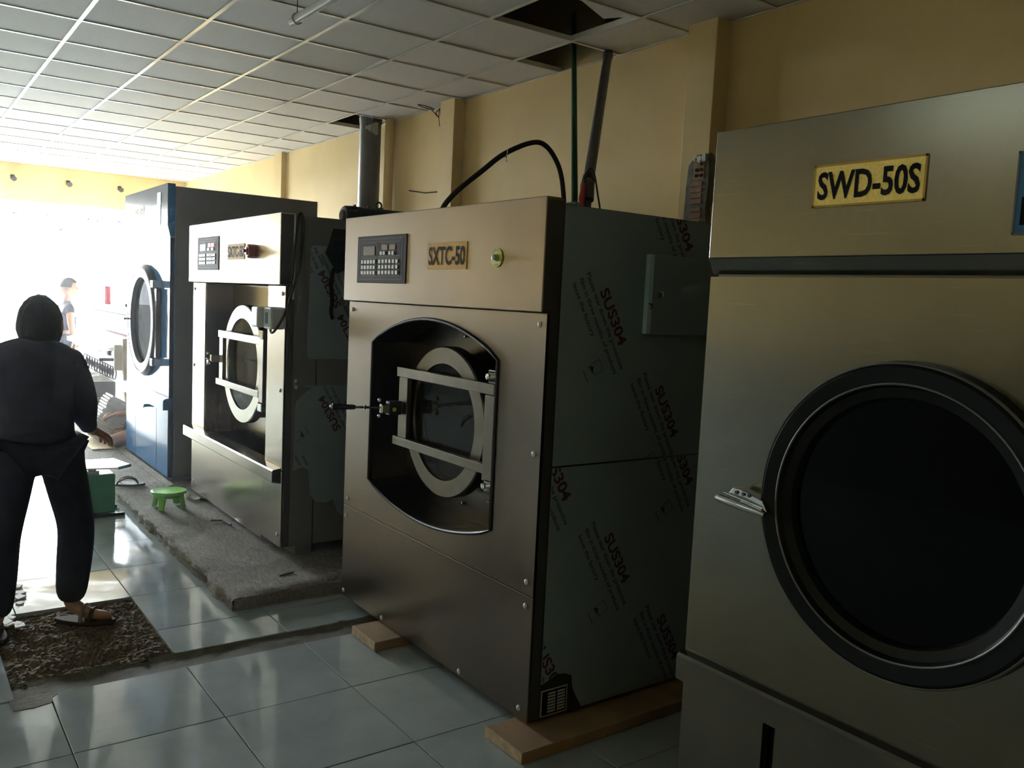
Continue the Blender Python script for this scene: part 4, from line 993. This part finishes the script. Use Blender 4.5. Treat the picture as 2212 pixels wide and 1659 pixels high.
# ================================================================== PEOPLE
def skin_geo(nodes, edges, sub=2):
    names = list(nodes); idx = {n: i for i, n in enumerate(names)}
    me = bpy.data.meshes.new('skin'); me.from_pydata([tuple(nodes[n][0]) for n in names], [(idx[a], idx[b]) for a, b in edges], [])
    ob = bpy.data.objects.new('skin', me); COL.objects.link(ob)
    md = ob.modifiers.new('skin', 'SKIN'); md.use_smooth_shade = True; md.branch_smoothing = .4
    if not me.skin_vertices: me.skin_vertices.new()
    for i, n in enumerate(names):
        r = nodes[n][1]; r = r if isinstance(r, tuple) else (r, r)
        me.skin_vertices[0].data[i].radius = r; me.skin_vertices[0].data[i].use_root = (i == 0)
    ss = ob.modifiers.new('sub', 'SUBSURF'); ss.levels = sub; ss.render_levels = sub
    bpy.context.view_layer.update(); dg = bpy.context.evaluated_depsgraph_get()
    out = bpy.data.meshes.new_from_object(ob.evaluated_get(dg))
    mb = MB().add([v.co.copy() for v in out.vertices], [tuple(p.vertices) for p in out.polygons])
    COL.objects.unlink(ob); bpy.data.objects.remove(ob); bpy.data.meshes.remove(out); return mb
def head_geo(mb, c, fwd, up, s=1.0):
    """head with brow, nose, chin and ears"""
    c = Vector(c); f = Vector(fwd).normalized(); u = Vector(up); u = (u - f * u.dot(f)).normalized(); l = u.cross(f)
    n, m = 28, 20; vs = []
    for i in range(m + 1):
        th = math.pi * i / m
        for k in range(n):
            ph = 2 * math.pi * k / n
            x = math.sin(th) * math.cos(ph); y = math.sin(th) * math.sin(ph); z = math.cos(th)
            X_ = .098 * x; Y_ = .076 * y; Z_ = .115 * z
            if z < -.1: Y_ *= 1 - .30 * (-z - .1); X_ *= (1 - .22 * (-z)) if x < 0 else 1 - .05 * (-z)
            if x > .55:
                nose = math.exp(-((y / .16) ** 2)) * math.exp(-(((z + .20) / .17) ** 2)); X_ += .026 * nose
                X_ -= .010 * math.exp(-(((abs(y) - .36) / .15) ** 2)) * math.exp(-(((z - .03) / .12) ** 2))
                X_ += .007 * math.exp(-((y / .3) ** 2)) * math.exp(-(((z + .52) / .07) ** 2))
                X_ += .008 * math.exp(-((y / .3) ** 2)) * math.exp(-(((z + .82) / .12) ** 2))
            vs.append(c + (f * X_ + l * Y_ + u * Z_) * s)
    mb.add(vs, [(i * n + k, (i + 1) * n + k, (i + 1) * n + (k + 1) % n, i * n + (k + 1) % n) for i in range(m) for k in range(n)])
    for sd in (-1, 1):
        e = MB().ball((0, 0, 0), 1, 12, 8); mb.add([c + (f * (v.x * .017 - .008) + l * (sd * .078 + v.y * .008) + u * (v.z * .030 - .010)) * s for v in e.v], e.f)
    return f, u, l
def hair_geo(c, f, u, l, s=1.0, low=-.1, grow=1.09):
    c = Vector(c); n, m = 28, 12; vs = []
    for i in range(m + 1):
        for k in range(n):
            ph = 2 * math.pi * k / n; lim = math.acos(max(-1, min(1, low if math.cos(ph) < .35 else .52)))
            th = lim * i / m
            x = math.sin(th) * math.cos(ph); y = math.sin(th) * math.sin(ph); z = math.cos(th)
            g = grow + .03 * fbm((x * 6, y * 6, z * 6))
            vs.append(c + (f * .098 * x * g + l * .077 * y * (g + .01) + u * .116 * z * g) * s)
    return MB().add(vs, [(i * n + k, (i + 1) * n + k, (i + 1) * n + (k + 1) % n, i * n + (k + 1) % n) for i in range(m) for k in range(n)])
def hand_nodes(nodes, edges, tag_, wrist, d, nrm, side):
    """palm and five fingers; d along the hand, nrm out of the back of the hand"""
    d = Vector(d).normalized(); nrm = Vector(nrm); nrm = (nrm - d * nrm.dot(d)).normalized(); w = d.cross(nrm) * side; wrist = Vector(wrist)
    pm = wrist + d * .045; nodes[tag_ + 'p'] = (pm, (.026, .018)); edges.append((tag_ + 'w', tag_ + 'p'))
    for i, (off, L) in enumerate(((-.028, .062), (-.010, .075), (.010, .082), (.028, .074))):
        k = wrist + d * .088 + w * off * 1.0; nodes[f'{tag_}k{i}'] = (k, .0105); edges.append((tag_ + 'p', f'{tag_}k{i}'))
        a = k + d * L * .5 - nrm * .008; b = k + d * L * .85 - nrm * .028; e = k + d * L * .95 - nrm * .045
        for q, (pt, r) in enumerate(((a, .0092), (b, .0085), (e, .007))):
            nodes[f'{tag_}f{i}{q}'] = (pt, r); edges.append(((f'{tag_}k{i}' if q == 0 else f'{tag_}f{i}{q-1}'), f'{tag_}f{i}{q}'))
    t0 = wrist + d * .03 + w * .036 - nrm * .008; t1 = t0 + d * .03 + w * .02 - nrm * .01; t2 = t1 + d * .028 + w * .004 - nrm * .01
    prev = tag_ + 'p'
    for q, (pt, r) in enumerate(((t0, .012), (t1, .0105), (t2, .008))): nodes[f'{tag_}t{q}'] = (pt, r); edges.append((prev, f'{tag_}t{q}')); prev = f'{tag_}t{q}'
def person(label, J, loc, hands, face, shirt, pants, shirt_sleeve=1.0, hs=1.0, shoe=None, short=False, loose=1.0):
    """J: joint dict. Body is one skin; shirt, trousers, hair are children"""
    t = thing('person', label, 'person', loc)
    V_ = lambda n: Vector(J[n])
    nodes = {}; edges = []
    def nd(n, p, r): nodes[n] = (Vector(p), r)
    nd('pel', V_('pel'), (.125, .095)); nd('bel', V_('pel').lerp(V_('che'), .45), (.118, .09)); nd('che', V_('che'), (.135, .10)); nd('nck', V_('nck'), .052); nd('hd0', V_('hed') - (V_('hed') - V_('nck')) * .35, .05)
    edges += [('pel', 'bel'), ('bel', 'che'), ('che', 'nck'), ('nck', 'hd0')]
    for s in 'lr':
        nd(s + 'sh', V_(s + 'sh'), .058); nd(s + 'el', V_(s + 'el'), .042); nd(s + 'w', V_(s + 'wr'), (.028, .022)); nd(s + 'fa', V_(s + 'el').lerp(V_(s + 'wr'), .35), .038)
        edges += [('che', s + 'sh'), (s + 'sh', s + 'el'), (s + 'el', s + 'fa'), (s + 'fa', s + 'w')]
        nd(s + 'hp', V_(s + 'hp'), .088); nd(s + 'kn', V_(s + 'kn'), .056); nd(s + 'cf', V_(s + 'kn').lerp(V_(s + 'an'), .35), .055); nd(s + 'an', V_(s + 'an'), .036); nd(s + 'ft', V_(s + 'an').lerp(V_(s + 'to'), .5) - Vector((0, 0, .02)), (.036, .028)); nd(s + 'to', V_(s + 'to'), (.038, .017))
        edges += [('pel', s + 'hp'), (s + 'hp', s + 'kn'), (s + 'kn', s + 'cf'), (s + 'cf', s + 'an'), (s + 'an', s + 'ft'), (s + 'ft', s + 'to')]
        d, nrm = hands[s]; hand_nodes(nodes, edges, s, V_(s + 'wr'), d, nrm, 1 if s == 'r' else -1)
    mb = skin_geo(nodes, edges)
    f, u, l = head_geo(mb, V_('hed'), face[0], face[1], hs)
    body = mb.build('body', 'skin', t, True)
    hair_geo(V_('hed'), f, u, l, hs, face[2] if len(face) > 2 else -.1).build('hair', 'hair', t, True)
    for sd in (-1, 1): MB().ball(V_('hed') + (f * .084 + l * sd * .030 + u * .006) * hs, .0075 * hs, 8, 6).build('eye', 'hair', t, True)
    q = V_('hed') + (f * .088 - u * .062) * hs; MB().tube([q + l * .022 * hs - f * .006, q, q - l * .022 * hs - f * .006], .0035 * hs, 6).build('mouth', 'sandal_brown', t, True)
    def sub(names_r, eds): return skin_geo({n: (nodes[n][0] if not isinstance(r, list) else Vector(r[0]), r if not isinstance(r, list) else r[1]) for n, r in names_r.items()}, eds)
    SL = {}
    e = [('bel', 'hem'), ('bel', 'che'), ('che', 'nck')]
    SL.update({'bel': (.145 * loose, .112 * loose), 'che': (.158 * loose, .122 * loose), 'nck': .064 if loose == 1 else .088})
    SL['hem'] = [V_('pel') * 1.22 - V_('che') * .22, (.160 * loose, .132 * loose)]
    for s in 'lr':
        SL[s + 'sh'] = .072 * (loose * 1.08); e.append(('che', s + 'sh'))
        if shirt_sleeve >= 1: SL[s + 'el'] = .060 * loose; SL[s + 'fa'] = .052; SL[s + 'w'] = .036; e += [(s + 'sh', s + 'el'), (s + 'el', s + 'fa'), (s + 'fa', s + 'w')]
        else: SL[s + 'sl'] = [V_(s + 'sh').lerp(V_(s + 'el'), shirt_sleeve), .064]; e.append((s + 'sh', s + 'sl'))
    sub(SL, e).build('shirt', shirt, t, True)
    PL = {'pel': (.142, .11)}; e = []
    for s in 'lr':
        PL[s + 'hp'] = .105; e += [('pel', s + 'hp')]
        if short: PL[s + 'kk'] = [V_(s + 'hp').lerp(V_(s + 'kn'), .55), .085]; e.append((s + 'hp', s + 'kk'))
        else: PL[s + 'kn'] = .074 * loose ** .5; PL[s + 'cf'] = .075 * loose ** .5; PL[s + 'an'] = .060 * loose ** .5; e += [(s + 'hp', s + 'kn'), (s + 'kn', s + 'cf'), (s + 'cf', s + 'an')]
    sub(PL, e).build('trousers', pants, t, True)
    if shoe:
        for s in 'lr':
            a = V_(s + 'an'); b = V_(s + 'to'); dd = (b - a); dd.z = 0; dd.normalize(); ang = math.atan2(dd.y, dd.x); c = a + dd * .065
            so = sole((c.x, c.y), ang, .275, .10, shoe[1], 'sandal', 'sandal_brown', t)
            w = Vector((-dd.y, dd.x, 0))
            for k, off in enumerate((.045, .085)):
                cc = a + dd * (off + .02); cc.z = shoe[1] + .014
                MB().tube([cc + w * (.050 * math.cos(q * math.pi / 8)) + Vector((0, 0, (.062 - .016 * k) * math.sin(q * math.pi / 8))) for q in range(9)], .011, 6).build('sandal_strap', 'sock_grey' if k == 0 else 'sandal_brown', t, True)
    return t
Jm = dict(pel=(.535, 4.20, .86), che=(.535, 4.36, 1.14), nck=(.556, 4.44, 1.265), hed=(.578, 4.46, 1.340),
          rsh=(.695, 4.38, 1.180), rel=(.735, 4.33, .955), rwr=(.780, 4.43, .855), lsh=(.380, 4.38, 1.185), lel=(.315, 4.36, .97), lwr=(.33, 4.52, .86),
          rhp=(.620, 4.21, .80), rkn=(.700, 4.27, .43), ran=(.672, 4.275, .075), rto=(.83, 4.175, .022),
          lhp=(.450, 4.20, .80), lkn=(.395, 4.24, .42), lan=(.372, 4.20, .075), lto=(.32, 4.37, .022))
person('man in dark navy clothes and sandals bending over the sand pit', Jm, (.53, 4.22, 0), {'r': ((.6, .55, -.3), (.1, -.2, 1)), 'l': ((.3, .8, -.4), (-.2, 0, 1))}, ((.25, .8, -.5), (.05, .35, .95), -.93), 'navy_cloth', 'dark_trousers', 1.0, 1.13, (True, -.006), False, 1.2)
Jb = dict(pel=(1.68, 11.0, .84), che=(1.68, 11.0, 1.10), nck=(1.70, 11.0, 1.29), hed=(1.72, 11.0, 1.45),
          rsh=(1.70, 10.84, 1.215), rel=(1.715, 10.80, .97), rwr=(1.76, 10.82, .80), lsh=(1.66, 11.16, 1.215), lel=(1.66, 11.2, .97), lwr=(1.72, 11.2, .80),
          rhp=(1.68, 10.91, .79), rkn=(1.70, 10.91, .46), ran=(1.67, 10.90, .15), rto=(1.82, 10.90, .095), lhp=(1.68, 11.09, .79), lkn=(1.68, 11.09, .46), lan=(1.66, 11.10, .15), lto=(1.81, 11.10, .095))
Jb = {k: (v[0] + .20, v[1] + 1.3, v[2]) for k, v in Jb.items()}
person('youth with short black hair and dark T-shirt standing at the ironer', Jb, (1.88, 12.3, .07), {'r': ((.3, 0, -1), (.5, -.8, 0)), 'l': ((.3, 0, -1), (.5, .8, 0))}, ((1, -.12, -.05), (0, 0, 1), .05), 'boy_shirt', 'dark_trousers', .55, 1.06, None)
Js = dict(pel=(2.02, 8.52, .20), che=(2.00, 8.55, .50), nck=(1.98, 8.56, .68), hed=(1.96, 8.56, .83),
          rsh=(1.97, 8.40, .60), rel=(1.93, 8.36, .38), rwr=(1.765, 8.50, .350), lsh=(1.97, 8.72, .60), lel=(1.92, 8.76, .38), lwr=(1.79, 8.66, .33),
          rhp=(1.93, 8.42, .175), rkn=(1.62, 8.26, .135), ran=(1.86, 8.58, .12), rto=(1.84, 8.72, .105), lhp=(1.95, 8.64, .175), lkn=(1.68, 8.80, .16), lan=(1.90, 8.40, .12), lto=(1.88, 8.28, .105))
person('seated person in dark shorts behind the blue dryer, bare knee showing', Js, (2.0, 8.55, .08), {'r': ((-.9, .3, -.1), (0, -.4, .9)), 'l': ((-.9, -.2, -.1), (0, .4, .9))}, ((-1, 0, -.2), (0, 0, 1), .0), 'boy_shirt', 'navy_cloth', .55, .95, None, True)

# thin haze volume added to imitate the veiling glare of the lens
mv = bpy.data.materials.new('lens_glare'); mv.use_nodes = True; MATS['lens_glare'] = mv; nt = mv.node_tree; nt.nodes.remove(nt.nodes['Principled BSDF'])
vn = nt.nodes.new('ShaderNodeVolumeScatter'); vn.inputs['Density'].default_value = .0035; vn.inputs['Anisotropy'].default_value = .75; vn.inputs['Color'].default_value = (.98, .97, 1, 1)
nt.links.new(vn.outputs[0], nt.nodes['Material Output'].inputs['Volume'])
hz = MB().box((XL + .03, 2.0, .09), (XW - .13, YB - .2, ZC - .01)).build('glare_haze', 'lens_glare'); hz['kind'] = 'stuff'; tag(hz, 'thin bright haze added to imitate lens glare across the room', 'haze')
